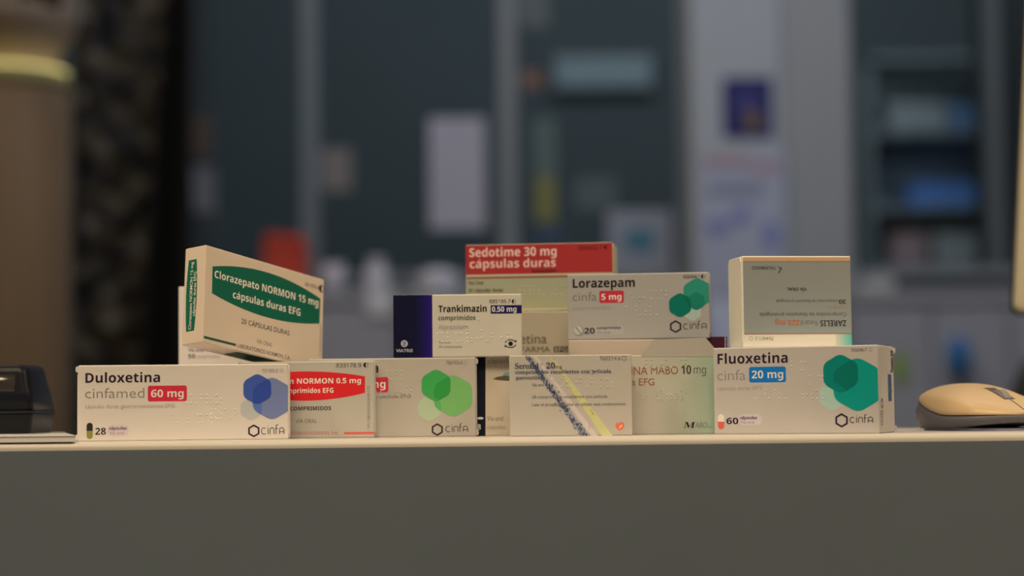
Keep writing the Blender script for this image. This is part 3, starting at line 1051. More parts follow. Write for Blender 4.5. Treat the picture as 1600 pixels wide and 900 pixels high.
# carton with the black stripe, mostly hidden
D = carton('tan carton with black stripe and leaf drawing peeping between its neighbours', (733, 557.5), (880, 555), 1.131, 0, 0.018, CT, cream('#b59b79'))
D.body()
D.poly('black_stripe', 'front', [(744.5, 557.8), (744.5, 684), (758.6, 683.8), (758.6, 557.5)], '#14161c', 0, True)
D.text('count_lettering', '8', 746.2, 671.4, 751.4, 8.6, '#c4b8a4', 0.0, 2, style='b')
D.poly('capsule_icon', 'front', [(750.5 + 5 * math.cos(t / 8 * math.pi), 653.5 - 2 * math.sin(t / 8 * math.pi)) for t in range(16)], '#c4bcb0', 1, True)
D.text('small_print', 'cápsulas', 762.5, 567.5, 803, 8.0, '#77664a')
D.text('small_print', 'Vía oral', 761.4, 657.2, 786, 7.2, '#75634a')
D.text('small_print', 'cápsulas', 761.4, 670.3, 789.5, 6.8, '#8a7658')
D.poly('leaf_drawing', 'front', [(769.5, 592), (778, 588.6), (790, 587), (806, 589), (812, 593), (804, 595.4), (790, 595), (778, 593.8)][::-1], '#57492c', 0, True)
D.poly('leaf_drawing', 'front', [(784, 588), (788, 583), (797, 581), (800, 584), (794, 588)][::-1], '#6a8478', 0, True)
D.finish()

# tall carton standing behind, carrying the red banded one
E_ = carton('tall tan carton standing beneath the red banded carton', (741, 487.5), (951, 484.5), 1.187, 0, 0.044, CT, cream('#9a8566'))
E_.body()
E_.text('title_lettering', 'etina', 812, 536.7, 854.4, 15.2, '#55432f', 0.004)
E_.text('maker_lettering', 'FARMA', 814.5, 550.5, 859.5, 9.0, '#4d3d2b', 0.0)
E_.poly('generic_mark', 'front', [(865.3, 550.5), (888.5, 550.3), (888.5, 541.2), (865.3, 541.4)], '#3d3023', 0, True)
E_.text('generic_lettering', 'EFG', 867.5, 549, 886, 6.0, '#a08c6c', 0.01, 2)
E_.finish()

# plain carton with maroon end under the lorazepam one
Q = carton('plain beige carton with a maroon end, beneath the carton with three green blobs', (889, 531.5), (1136.5, 525.5), 1.141, -0.6, 0.021, CT, cream('#a58c70'))
Q.body()
Q.poly('maroon_band', 'front', [(1096, 682), (1132.4, 681), (1132.4, 525.8), (1096, 526.6)], '#3f1722', 0, True)
Q.poly('maroon_band', 'front', [(1134, 681), (1136.1, 681), (1136.1, 525.9), (1134, 525.9)], '#3f1722', 0, True)
Q.finish()

# carton with the trapezoid flap
Mb = carton('white and pale green carton with brown lettering and a raised trapezoid flap', (895, 556), (1117.5, 549.5), 1.118, -0.4, 0.019, CT,
            gradient_mat('green_fading_board', [(0.0, '#b39a78'), (0.55, '#a8967a'), (0.80, '#9f9676'), (1.0, '#8e9371')], 'X', (-0.04, 0.04)))
Mb.body()
bm = bmesh.new()
pts = [Mb.loc('front', *p) for p in ((1001, 557.5), (1002.5, 553.6), (1020.5, 531.2), (1023.5, 530.4), (1100, 527.6), (1103, 528), (1117, 544.6), (1117.4, 557))]
bm_prism(pts, 'y', -Mb.T / 2 - 0.0001, -Mb.T / 2 + 0.0006, bm)
from_bm('top_flap', bm, cream('#a08e74'), Mb.root)
Mb.text('title_lettering', 'INA MABO', 986.5, 585.6, 1059.5, 12.4, '#88502c', 0.0, y1=584.4)
Mb.text('dose_lettering', '10', 1064.5, 584.3, 1080, 13.4, '#41332c', 0.0, style='b')
Mb.text('dose_lettering', 'mg', 1084, 583.6, 1103.2, 12.4, '#5b4a3e', -0.004, style='r')
Mb.text('title_lettering', 'os EFG', 979, 602.2, 1022.6, 10.8, '#8a5430', 0.004)
Mb.text('code_print', '658546.7', 1061.3, 545.4, 1095.8, 6.8, '#5e5346', style='r')
Mb.ring('code_print', 1104.8, 541.4, 3.5, 0.6, '#93876e')
Mb.text('maker_lettering', 'M', 1067.8, 668.7, 1084.6, 9.4, '#1f1d1a', 0.0, italic=0.25, style='s')
Mb.text('maker_lettering', 'ABO', 1085.6, 668.3, 1104, 8.6, '#6c6656', 0, italic=0.2)
Mb.text('maker_lettering', 'farma', 1104.6, 668.2, 1113, 3.6, '#7c7462', 0, italic=0.2)
Mb.braille([(1003, 562, 5), (996, 611, 5), (1050, 608, 2)], None)
Mb.finish()

# white carton with the crayon stripes
S = carton('small white carton crossed by grey, pink and yellow crayon stripes', (796, 555.5), (987.5, 549.5), 1.1, -0.5, 0.0165, CT, cream('#ab977c'))
S.body()


def crayon(k, part, p0, p1, w0, w1, color, n=90, seed=1, layer=0, fill=True, soft=0.5):
    r3 = random.Random(seed)
    if fill:
        k.poly(part, 'front', [(p0[0] - w0 / 2, p0[1]), (p1[0] - w1 / 2, p1[1]), (p1[0] + w1 / 2, p1[1]), (p0[0] + w0 / 2, p0[1])], color, layer, True)
    for i in range(n):
        t = r3.random()
        w = w0 + (w1 - w0) * t
        x, y = p0[0] + (p1[0] - p0[0]) * t + r3.gauss(0, 0.25) * w, p0[1] + (p1[1] - p0[1]) * t
        s = r3.uniform(0.5, 1.5)
        k.poly(part, 'front', ellipse(x, y, s * 0.7, s * 1.2, 6), color, layer + 1, True)


crayon(S, 'crayon_stripe', (862, 559), (949, 681), 5, 17, '#bcab6c', 160, 3)
crayon(S, 'crayon_stripe', (836, 557), (929, 681), 6, 10, '#c0a690', 110, 4)
crayon(S, 'crayon_stripe', (824, 557), (914, 681), 8, 13, '#8a8078', 60, 5)
crayon(S, 'crayon_stripe', (824, 557), (914, 681), 9, 14, '#4a4a56', 420, 6, 1, False)
S.text('title_lettering', 'Seroxat', 804.8, 576, 842, 8.8, '#3d3c48', 0.006, 3, style='s')
S.ring('title_lettering', 846, 569, 1.5, 0.6, '#5d5a60')
S.text('title_lettering', '20', 853.5, 575.6, 867.3, 8.8, '#3d3c48', 0.006, 3, style='s')
S.text('title_lettering', 'mg', 868.2, 575.4, 878, 5.4, '#3d3c48', 0.0, 3)
S.text('contents_lettering', 'comprimidos recubiertos con película', 805.3, 584.2, 955, 5.8, '#4a4750', 0.006, 3, y1=582.4, style='s')
S.text('contents_lettering', 'paroxetina', 806, 592.6, 849, 5.6, '#4a4750', 0.006, 3, style='s')
S.text('small_print', 'Vía oral', 831, 603.2, 850, 4.2, '#6d6658', 0.01, 3)
S.text('small_print', '28 comprimidos recubiertos con película', 831.2, 621.6, 949, 4.2, '#6d6658', 0.008, 3)
S.text('small_print', 'Leer el prospecto antes de utilizar este medicamento', 831.2, 633.6, 977.8, 4.2, '#6d6658', 0.008, 3)
S.text('code_print', '760314.6', 937, 563, 969.5, 6.4, '#6a604f')
S.ring('code_print', 975, 559.6, 3.3, 0.7, '#5f5648')
u, w = S.loc('front', 968.6, 666)
k = S.ppm()
S.poly('maker_logo', 'front', [(u + k * x, w + k * y) for x, y in ((-7, 2.5), (-5.5, -3.5), (-0.5, -7), (4.5, -4.5), (7, 1.5), (5.5, 6), (1.5, 6.4), (-1, 4.6), (-4.5, 6))], '#d2613c', 0)
S.poly('maker_logo', 'front', [(u + k * x, w + k * y) for x, y in ((-1.5, -3), (0.4, -3.6), (3.6, 0.6), (3.2, 3), (0.4, 1.2))], '#e2a280', 1)
S.braille([(870, 591, 3), (925, 570, 1), (918, 592, 3)], '#b3a085')
S.finish()

# navy banded carton on top of the green hexagon carton
T_ = carton('small white carton with wide navy band standing on the green hexagon carton', (614.5, 461), (815.5, 459), 1.126, -0.6, 0.021, C.top + 0.0002, cream('#b7a486'))
T_.body()
NAVY = gradient_mat('navy_fading_ink', [(0.0, '#0b0d1e'), (0.55, '#0c0d24'), (0.85, '#1c1046'), (1.0, '#2a1060')], 'X', (-0.037, -0.0135))
e1, e2, e3 = T_.loc('front', 675.6, 510)[0], 0.0001, T_.H - 0.0001
T_.poly('colour_panel', 'front', [(-T_.W / 2 + 0.00005, e2), (e1, e2), (e1, e3), (-T_.W / 2 + 0.00005, e3)], NAVY, 0)
T_.text('maker_lettering', 'VIATRIS', 619, 550.3, 645, 4.8, '#a89c92', 0.01, 2)
T_.poly('maker_lettering', 'front', ellipse(631.8, 537, 5.4, -5.4, 18), '#a89c92', 1, True)
for y in (534.5, 537, 539.5):
    T_.poly('maker_lettering', 'front', [(629.2, y + .6), (634.4, y + .6), (634.4, y - .6), (629.2, y - .6)], '#1d1c2c', 2, True)
T_.text('title_lettering', 'Trankimazin', 685, 487.4, 760.5, 10.2, '#1d1a18', 0.008, style='b')
T_.badge('dose_badge', 766.7, 476.8, 815.2, 490, 0.4, '#1f1440')
T_.text('dose_lettering', '0,50 mg', 768.6, 487, 807, 8.0, '#cbbba4', 0.0, 2, style='b')
T_.text('code_print', '885186.7', 764.5, 473.6, 797.5, 5.6, '#463e36', 0.008, style='r')
T_.half_moon('code_print', 802.6, 471, 3.0, '#1f1b18')
T_.text('contents_lettering', 'comprimidos', 685, 500.2, 743, 7.2, '#4a4138', 0.0, style='b')
T_.text('contents_lettering', 'Alprazolam', 685, 514.6, 730.7, 7.2, '#85786a', 0.0, style='r')
T_.text('small_print', 'Vía oral', 685.5, 536.8, 702.5, 4.2, '#7d705f')
T_.text('small_print', '30 comprimidos', 685.5, 543.6, 722.2, 4.2, '#7d705f')
u, w = T_.loc('front', 797.8, 537)
k = T_.ppm()
for q in stroke([(u + 8.6 * k * math.cos(math.radians(a)), w + 6 * k * math.sin(math.radians(a))) for a in range(20, 165, 12)], 1.5 * k) + \
        stroke([(u + 8.6 * k * math.cos(math.radians(a)), w + 6 * k * math.sin(math.radians(a))) for a in range(200, 345, 12)], 1.5 * k):
    T_.poly('eye_symbol', 'front', q, '#332c26', 0)
T_.poly('eye_symbol', 'front', ellipse(u, w, 3.6 * k, 3.6 * k, 16), '#201b18', 1)
for dx, dy in ((2.6, 0.7), (0.7, 2.6)):
    T_.poly('eye_symbol', 'front', [(u - dx * k, w - dy * k), (u + dx * k, w - dy * k), (u + dx * k, w + dy * k), (u - dx * k, w + dy * k)], '#201b18', 2)
for sx, sy in ((1, 1), (-1, -1)):
    T_.poly('eye_symbol', 'front', [(u + sx * k * 5.5, w + sy * k * 4.5), (u + sx * k * 9.6, w + sy * k * 5.4), (u + sx * k * 8.8, w + sy * k * 1.2)], '#332c26', 1)
T_.braille([(684, 521, 5), (762, 521, 3), (730, 516, 2), (748, 499, 1)], '#c4b190')
T_.finish()

# red banded carton
SE = carton('carton with red upper band and ribbed khaki lower half on the tall tan carton', (728, 383), (957.5, 378), 1.195, -7, 0.036, E_.top + 0.0002, cream('#a89a72'))
SE.body()
SE.flap('right', False)
z1 = SE.loc('front', 840, 427.5)[1]
SE.poly('red_band', 'front', [(-SE.W / 2 + 0.00005, z1), (SE.W / 2 - 0.00005, z1), (SE.W / 2 - 0.00005, SE.H - 0.0003), (-SE.W / 2 + 0.00005, SE.H - 0.0003)], '#962a26', 0)
z2, z3 = SE.loc('front', 840, 433.8)[1], SE.loc('front', 840, 431)[1]
SE.poly('red_band', 'front', [(-SE.W / 2 + 0.0003, z2), (SE.W / 2 - 0.0003, z2), (SE.W / 2 - 0.0003, z3), (-SE.W / 2 + 0.0003, z3)], '#7c3a2a', 0)
SE.poly('ribbed_panel', 'front', [(-SE.W / 2 + 0.0004, 0.002), (SE.W / 2 - 0.0004, 0.002), (SE.W / 2 - 0.0004, z2), (-SE.W / 2 + 0.0004, z2)],
        gradient_mat('khaki_fading_ink', [(0.0, '#b0925c'), (0.22, '#a2966c'), (1.0, '#988f6e')], 'Z', (0.0, 0.02)), 0)
nl = 13
for i in range(nl):
    zz = 0.0026 + (z2 - 0.0032) * i / (nl - 1)
    SE.poly('ribbed_panel', 'front', [(-SE.W / 2 + 0.0004, zz), (SE.W / 2 - 0.0004, zz), (SE.W / 2 - 0.0004, zz + 0.0004), (-SE.W / 2 + 0.0004, zz + 0.0004)], '#867b58', 1)
SE.text('title_lettering', 'Sedotime 30 mg', 733.5, 401, 869.6, 13.6, '#d0a58d', 0.0, 2, y1=399.6, style='b')
SE.text('title_lettering', 'cápsulas duras', 734, 418.8, 868.5, 13.4, '#cc9f88', 0.0, 2, y1=417.2, style='b')
SE.text('substance_lettering', 'Ketazolam', 831.5, 425.6, 869, 5.2, '#3c1210', 0.0, 2, style='b')
SE.text('small_print', 'Vía Oral', 731.5, 444.8, 755, 5.6, '#4e4330', 0.012, 3)
SE.text('small_print', '20 cápsulas duras', 731.5, 456, 786, 5.6, '#4e4330', 0.012, 3)
SE.text('code_print', '958452.7', 903.5, 390.2, 941, 6.2, '#5c201c', 0.012, 2, style='r')
SE.half_moon('code_print', 947, 386.3, 3.0, '#2b0f0e')
SE.braille([(812, 447, 4), (862, 447, 2)], '#a59a6c')

SE.finish()

# carton with three green blobs
L = carton('white carton with red dose badge and green blobs in the upper tier', (887, 429), (1108.5, 422), 1.147, -7, 0.021, Q.top + 0.0003, cream('#958775'))
L.body()
L.flap('right', False)
L.text('title_lettering', 'Lorazepam', 895, 450.2, 992, 13.6, '#221b1b', 0.006, y1=447.5, style='b')
L.text('maker_lettering', 'cinfa', 894.7, 470.4, 932.5, 13.6, '#71634f', -0.008, y1=469.6)
L.badge('dose_badge', 936.4, 454.2, 974.8, 473.2, 2.8, '#ad2b34')
L.text('dose_lettering', '5 mg', 939.8, 468.4, 971, 9.4, '#dfb9a2', 0.0, 2, style='b')
L.text('small_print', 'comprimidos EFG', 894.7, 484, 953, 5.4, '#8f8168', y1=483)
L.poly('tablet_icon', 'front', ellipse(904.8, 517.3, 8.2, -8.2, 24), '#7e7566', 0, True)
L.poly('tablet_icon', 'front', ellipse(903.6, 516.2, 6.6, -6.6, 24), '#a49a82', 1, True)
L.poly('tablet_icon', 'front', [(899, 511.5), (900.4, 510.6), (909, 521.5), (907.8, 522.4)][::-1], '#6f6658', 2, True)
L.badge('count_band', 926, 508.6, 975.5, 523, 7, '#9a8d7c')
L.text('count_lettering', '20', 913, 521.4, 929.4, 9.0, '#2f2724', 0.0, 2, style='b')
L.text('small_print', 'comprimidos', 932.5, 514.2, 970, 4.4, '#3f3432', 0.0, 2, style='b')
L.text('small_print', 'Vía oral', 933, 521, 953, 3.6, '#6f6356', 0, 2)
L.text('code_print', '656494.1', 1067.8, 434.9, 1092.5, 5.2, '#423831', 0.012, style='r')
L.half_moon('code_print', 1098.4, 432, 2.9, '#221d1a')
L.hexes([(1082, 487, 15, '#9aa088'), (1089.6, 458, 24.5, '#28765a'), (1088, 470.5, 14.5, '#1a694e'), (1062.7, 476.8, 19.4, '#075f47')],
        [(1, 3, '#07593f'), (2, 3, '#065a42')], True)
L.maker(1055.6, 510.3, 9.8, 1068, 1104, 514.2, 501.6)
L.braille([(984, 459, 2), (1018, 455, 2), (978, 480, 3), (1026, 480, 1)], '#a4957d')
L.finish()

# big white carton with teal hexagons
F_ = carton('large white carton with teal hexagons and blue dose badge beside the mouse', (1115, 544), (1372.5, 536), 1.105, -21, 0.046, CT, cream('#af9b83'))
F_.body()
F_.flap('right', True, 0.0002, True)
F_.text('title_lettering', 'Fluoxetina', 1121.3, 569, 1230.8, 15.6, PLUM, 0.0, y1=566.2, style='b')
F_.text('maker_lettering', 'cinfa', 1121, 594.6, 1165, 16, '#857468', -0.008, y1=593.6)
F_.badge('dose_badge', 1170.5, 573, 1228, 597.4, 3.2, '#1666a6')
F_.text('dose_lettering', '20 mg', 1174.8, 591.4, 1224, 12, '#cfc8bd', 0.0, 2, y1=590.4, style='b')
F_.text('small_print', 'cápsulas duras EFG', 1121, 610, 1190, 6.0, '#9c8873', y1=608.8)
F_.capsule(1122, 647, 1131.4, 670.8, '#d3c0a8', '#c2553c')
F_.text('count_lettering', '60', 1135.2, 662.6, 1153.6, 9.8, PLUM, 0.0, style='b')
F_.badge('count_band', 1154.4, 646.8, 1190, 664.4, 7, '#bba494')
F_.text('small_print', 'cápsulas', 1156.3, 654.8, 1183, 5, '#5e3c50', 0.02, 2)
F_.text('small_print', 'Vía oral', 1156.6, 661.6, 1179, 4.2, '#8f7480', 0, 2)
F_.text('code_print', '700096.7', 1329.5, 549, 1354, 4.6, '#5f4c50', 0.01, style='r')
F_.ring('code_print', 1360, 546.4, 2.3, 0.6, '#a08c7c')
F_.hexes([(1300.5, 619, 21, '#9fac90'), (1340, 601, 38.5, '#0b826a'), (1313.3, 583.6, 27.5, '#04705c')],
         [(0, 1, '#0d826a'), (1, 2, '#04624e'), (0, 2, '#056e5a')], True)
F_.maker(1315, 656.8, 9.8, 1328, 1364, 660.6, 647.8)
F_.braille([(1237, 566, 2), (1264, 588, 2), (1180, 610, 4), (1254, 610, 3)], '#bda890')
F_.text('side_lettering', 'Fluoxetina cinfa', 1394.5, 582, 1394.5, 4.4, '#3d2c34', 0.016, 8, 'right_up', 547.5, 'v')
a0, a1 = F_.loc('right_up', 1387, 606), F_.loc('right_up', 1392, 606)
b0, b1 = F_.loc('right_up', 1390, 627), F_.loc('right_up', 1390, 585)
F_.poly('side_panel', 'right_up', [(b0[0], a1[1]), (b1[0], a1[1]), (b1[0], a0[1]), (b0[0], a0[1])], '#3f5566', 8)
F_.text('side_lettering', '20 mg cápsulas', 1391.5, 626, 1391.5, 3.6, '#2c2c34', 0.012, 8, 'right_up', 587, 'v')
F_.text('side_lettering', 'cinfa', 1379, 665, 1379, 4.4, '#7a6858', 0, 8, 'right_up', 640, 'v')
u, w = F_.loc('right_up', 1377.5, 630)
kk = F_.ppm()
for q in stroke([(u + 6.5 * kk * math.cos(math.radians(60 * i)), w + 6.5 * kk * math.sin(math.radians(60 * i))) for i in range(6)], 2 * kk, True):
    F_.poly('side_lettering', 'right_up', q, '#4b3a38', 8)
F_.finish()

# upside-down grey-faced carton
Z = carton('upside-down carton with grey face and orange edge on the teal hexagon carton', (1160, 400), (1330, 399), 1.108, 8, 0.030, F_.top + 0.0002, cream('#d4bc97'))
Z.body()
Z.flap('left', False)
k0, k1 = Z.loc('front', 1240, 409)[1], Z.loc('front', 1240, 520.5)[1]
Z.poly('grey_panel', 'front', [(-Z.W / 2 + 0.0006, k1), (Z.W / 2 - 0.0002, k1), (Z.W / 2 - 0.0002, k0), (-Z.W / 2 + 0.0006, k0)],
       gradient_mat('grey_fading_ink', [(0.0, '#8a8c76'), (0.2, '#878270'), (1.0, '#857d6c')], 'Z', (0.004, 0.04)), 0)
Z.poly('orange_edge', 'front', [(-Z.W / 2 + 0.0006, k0), (Z.W / 2 - 0.0002, k0), (Z.W / 2 - 0.0002, Z.H - 0.0007), (-Z.W / 2 + 0.0006, Z.H - 0.0007)], '#b98d62', 0)
Z.poly('orange_edge', 'front', [(-Z.W / 2 + 0.0006, k0), (Z.W / 2 - 0.0002, k0), (Z.W / 2 - 0.0002, k0 + 0.0004), (-Z.W / 2 + 0.0006, k0 + 0.0004)], '#97684a', 1)
Z.poly('red_line', 'front', [(-Z.W / 2 + 0.0006, k1 - 0.0006), (Z.W / 2 - 0.0002, k1 - 0.0006), (Z.W / 2 - 0.0002, k1), (-Z.W / 2 + 0.0006, k1)], '#9c6450', 1)
g0 = Z.loc('front', 1306, 530)[0]
Z.poly('green_corner', 'front', [(g0, 0.0005), (Z.W / 2 - 0.0002, 0.0005), (Z.W / 2 - 0.0002, k1 - 0.0007), (g0, k1 - 0.0007)],
       gradient_mat('green_fading_ink', [(0.0, '#c3ac8a'), (0.6, '#7ba586'), (1.0, '#4f9c7a')], 'X', (g0, Z.W / 2)), 0)
Z.text('title_lettering', 'ZARELIS', 1322, 500.4, 1281.5, 9.2, '#35322c', 0.0, 2, 'flip', style='b')
Z.text('title_lettering', 'Retard', 1277, 500.8, 1251, 8, '#6f6858', 0.004, 2, 'flip')
Z.text('dose_lettering', '225 mg', 1249, 500.2, 1211, 8.2, '#b0603a', 0.0, 2, 'flip', style='b')
Z.text('contents_lettering', 'Comprimidos de liberación prolongada', 1322.5, 488.7, 1186.5, 5.8, '#5f594c', 0.006, 2, 'flip')
Z.text('substance_lettering', 'Venlafaxina', 1322, 478, 1294, 4.8, '#a08058', 0.0, 2, 'flip')
Z.text('count_lettering', '30', 1321.5, 468.2, 1310.5, 6.4, '#3a352e', 0.0, 2, 'flip', style='b')
Z.text('small_print', 'comprimidos de liberación prolongada', 1309, 468.2, 1212.5, 4.6, '#645d50', 0.004, 2, 'flip')
Z.text('small_print', 'VÍA ORAL', 1260.8, 449.4, 1229.6, 4.8, '#38332c', 0.02, 2, 'flip')
Z.text('maker_lettering', 'TAURIMADO', 1212, 416, 1174.6, 5.2, '#4e4a3e', 0.012, 2, 'flip')
Z.poly('maker_lettering', 'front', [(1214, 416.5), (1216.4, 416.5), (1222.3, 418.5), (1217.3, 427.4), (1215.4, 426.4), (1219, 419.8)][::-1], '#3d5a38', 1, True)
Z.text('code_print', '704401.2', 1208.5, 526, 1180, 5.6, '#8c7c66', 0.004, 2, 'flip')
Z.ring('code_print', 1173.5, 529, 2.8, 0.7, '#98886e')
Z.text('side_print', 'comprimidos de liberación', 1152.5, 520, 1152.5, 3.0, '#8f7350', 0.004, 1, 'left_up', 414, 'v')
Z.finish()

# carton standing upright behind the tilted one
N = carton('upright white carton propping the tilted green barrel carton from behind', (279, 448), (497, 452), 1.1925, 0, 0.022, CT, cream('#c2ab90'))
N.body()
N.text('small_print', '50', 294, 560, 305, 6.6, '#4a4850', 0.0, style='b')
N.text('small_print', 'comprimidos', 307, 559.8, 344, 6.0, '#8c7d70', 0.0)
N.text('small_print', 'Vía oral', 294, 549.5, 318, 6.0, '#57504c', 0.01)
N.finish()

# tilted carton with the green barrel
R3 = Matrix(((0.57544039, -0.81779211, 0.00918798), (0.80434759, 0.56794122, 0.17455005), (-0.14796388, -0.09305281, 0.98460543)))
cw, ct_, chh = 0.10105, 0.015825, 0.055678
tl = Vector((-0.1705366, 1.1, 1.20860405))
org = tl + R3 @ Vector((cw / 2, ct_ / 2, -chh))
CL = Carton('tilted white carton with dark green barrel panel leaning above the others', cw, ct_, chh, Matrix.Translation(org) @ R3.to_4x4(), cream('#c3a37f'))
CL.body()
GRN = '#145238'
barrel(CL, 'title_panel', 'front', [(332, 416.2), (500.6, 466.7), (499, 505.6), (331, 458)], 0.40, 0.33, GRN)
CL.text('title_lettering', 'Clorazepato NORMON 15 mg', 335, 434.2, 497.3, 11.4, '#dcc7a2', 0.0, 2, y1=478.6, style='b')
CL.text('title_lettering', 'cápsulas duras EFG', 363.4, 465.4, 469, 11.4, '#dcc7a2', 0.0, 2, y1=494, style='b')
CL.text('contents_lettering', '20 CÁPSULAS DURAS', 377.3, 504.6, 452, 7.6, '#453c34', 0.004, 1, y1=525)
CL.text('small_print', 'VÍA ORAL', 400.7, 535.4, 425.6, 6.2, '#7a6a58', 0, 1, y1=542.8)
CL.text('maker_lettering', 'LABORATORIOS NORMON, S.A.', 370.6, 541.8, 453.5, 6.2, '#5a4c40', 0.004, 1, y1=563.5)
CL.poly('green_line', 'front', [(318.6, 528.6), (368.6, 541), (368.6, 537.2), (318.6, 524.6)], '#2d4a30', 0, True)
CL.text('code_print', '661655.4', 476.8, 446, 497.6, 5.6, '#4e443a', 0.004, 1, y1=452.4, style='r')
CL.half_moon('code_print', 502, 451.2, 2.8, '#201c18')
CL.text('code_print', 'PC 08470006616554', 501.8, 557, 501.8, 2.6, '#7c6c58', 0, 1, 'front_up', 508, 'v', style='r')


def left_quad(P):
    return [CL.loc('left_up', *p) for p in P]


q = left_quad([(289.3, 518), (296.8, 405.6), (307.9, 405.5), (302.6, 517.6)])
n = 12
zlo, zhi = (q[0][0] + q[3][0]) / 2, (q[1][0] + q[2][0]) / 2
outl, outr = [], []
yl0, yl1 = (q[0][1] + q[1][1]) / 2, (q[2][1] + q[3][1]) / 2
for i in range(n + 1):
    t = i / n
    bulge = 4 * t * (1 - t) * 0.0011
    outl.append((zlo + (zhi - zlo) * t, yl0 + bulge))
    outr.append((zlo + (zhi - zlo) * t, yl1 - bulge))
CL.poly('side_panel', 'left_up', outl + outr[::-1], GRN, 0)
ya, yb = max(yl0, yl1), min(yl0, yl1)
CL.text('side_lettering', 'Clorazepato NORMON 15 mg', 297.6, 515, 303.4, 4.0, '#c9b894', 0.008, 2, 'left_up', 409, 'v')
CL.text('side_lettering', 'cápsulas duras EFG', 303.6, 494, 308.4, 4.0, '#c9b894', 0.008, 2, 'left_up', 424, 'v')

CL.poly('under_panel', 'under', [(x * 1.0, y) for x, y in ((-0.020, -0.0055), (0.0, -0.0066), (0.022, -0.0068), (0.042, -0.0058), (0.042, 0.0058), (0.022, 0.0066), (0.0, 0.0064), (-0.020, 0.0052))], '#26402c', 0)
CL.finish()

# ------------------------------------------------------------------ on the counter: mouse, white pad, black dispenser; the monitor behind
m_mw = mat('cream_gloss_plastic', '#b28c5c', WARM, 0.35, 0.4, coat=0.1)
m_mg = mat('taupe_plastic', '#564e47', WARM, 0.45, 0.4)
mo = empty('computer_mouse', 'cream topped computer mouse with taupe sides at the counter\'s end', 'mouse', (0, 0, CT), 0)
ML, MW, MH = 0.096, 0.055, 0.0272


def m_prof(t):
    """height, half width and seam height along the mouse, t = 0 at the tail"""
    if t < 0.42:
        s = t / 0.42
        h = MH * (0.60 + 0.40 * math.sin(s * math.pi / 2) ** 0.9)
    else:
        s = (t - 0.42) / 0.58
        h = MH * (1 - 0.62 * s ** 1.75)
    e = min(t, 1 - t)
    w = MW / 2 * (0.90 + 0.10 * math.cos((t - 0.35) * 2.6)) * min(1.0, (1 - max(0, 1 - e / (0.5 if t < 0.5 else 0.24)) ** 2.1) ** 0.5 + 0.02)
    s = min(1, max(0, (t - 0.16) / 0.44))
    s = s * s * (3 - 2 * s)
    z = MH * 0.66 * (1 - s) + 0.0088 * s
    z = min(z, h * 0.88)
    return h, w, z


tops, lows = [], []
NT = 36
for i in range(NT + 1):
    t = 0.5 - 0.5 * math.cos(math.pi * i / NT)
    t = 0.004 + 0.992 * t
    h, w, z = m_prof(t)
    x = -ML / 2 + ML * t
    ring = []
    for k in range(25):
        a = math.pi * k / 24
        c, s = math.cos(a), math.sin(a)
        ring.append((x, w * math.copysign(abs(c) ** 0.8, c), z + 0.0004 + (h - z) * abs(s) ** 0.9))
    ring += [(x, -w * 0.9, z + 0.0002), (x, w * 0.9, z + 0.0002)]
    q_, ln = 1 - 0.10 * max(0, 1 - t / 0.45) ** 1.2, 0.009 * max(0, 1 - t / 0.32)
    ring = [(px_ + ln * pz_ / MH, py_ * q_, pz_) for px_, py_, pz_ in ring]
    tops.append(ring)
    zb = 0.0012 + 0.004 * max(0, (t - 0.5) / 0.5) ** 1.5
    wb = w * 0.86
    xb = x * (0.93 if t < 0.5 else 0.98)
    side = [(xb, wb, zb), (x * 0.985, w * 0.93, zb + (z - zb) * 0.28), (x, w * (0.99 * q_ + 0.01), zb + (z - zb) * 0.62), (x + ln * z / MH, w * 0.985 * q_, z - 0.0006), (x + ln * z / MH, w * 0.96 * q_, z)]
    lows.append(side + [(a_, -b_3, c_) for a_, b_3, c_ in side[::-1]])
from_bm('top_shell', bm_loft(tops), m_mw, mo, smooth=True)
from_bm('lower_body', bm_loft(lows), m_mg, mo, smooth=True)
bp = [(x * 0.94, y * 0.92) for x, y in [(r_[0][0], r_[0][1]) for r_ in lows] + [(r_[-1][0], r_[-1][1]) for r_ in lows[::-1]]]
from_bm('base_plate', bm_prism(bp, 'z', 0.0, 0.0016), mat('pale_base', '#8c7f80', WARM), mo)
tw = 0.74
hw_, ww_, zw_ = m_prof(tw)
xw = -ML / 2 + ML * tw
bm = bmesh.new()
bmesh.ops.create_cone(bm, cap_ends=True, segments=36, radius1=0.0095, radius2=0.0095, depth=0.006,
                      matrix=Matrix.Translation((xw, 0, hw_ - 0.0072)) @ Matrix.Rotation(math.pi / 2, 4, 'X'))
bmesh.ops.bevel(bm, geom=[e for e in bm.edges if abs(e.verts[0].co.y - e.verts[1].co.y) < 1e-6], offset=0.0008, segments=2, affect='EDGES')
from_bm('scroll_wheel', bm, mat('wheel_rubber', '#7b6a5c', WARM, 0.6), mo)
# slot round the wheel and the seam between the two buttons
sl = []
for i in range(13):
    t = tw - 0.105 + 0.21 * i / 12
    sl.append((-ML / 2 + ML * t, m_prof(t)[0] + 0.00045))
bm = bmesh.new()
for y0, y1, rng in ((-0.0038, 0.0038, sl),):
    v = [[bm.verts.new((x, y, z)) for y in (y0, y1)] for x, z in rng]
    for a_, b_2 in zip(v, v[1:]):
        bm.faces.new((a_[0], b_2[0], b_2[1], a_[1]))
from_bm('wheel_slot', bm, mat('dark_slot', '#4a3f36', WARM, 0.7), mo)
bm = bmesh.new()
v = []
for i in range(13):
    t = tw + 0.10 + (0.985 - tw - 0.10) * i / 12
    h, w, z = m_prof(t)
    v.append([bm.verts.new((-ML / 2 + ML * t, y, h + 0.00050)) for y in (-0.0004, 0.0004)])
for a_, b_2 in zip(v, v[1:]):
    bm.faces.new((a_[0], b_2[0], b_2[1], a_[1]))
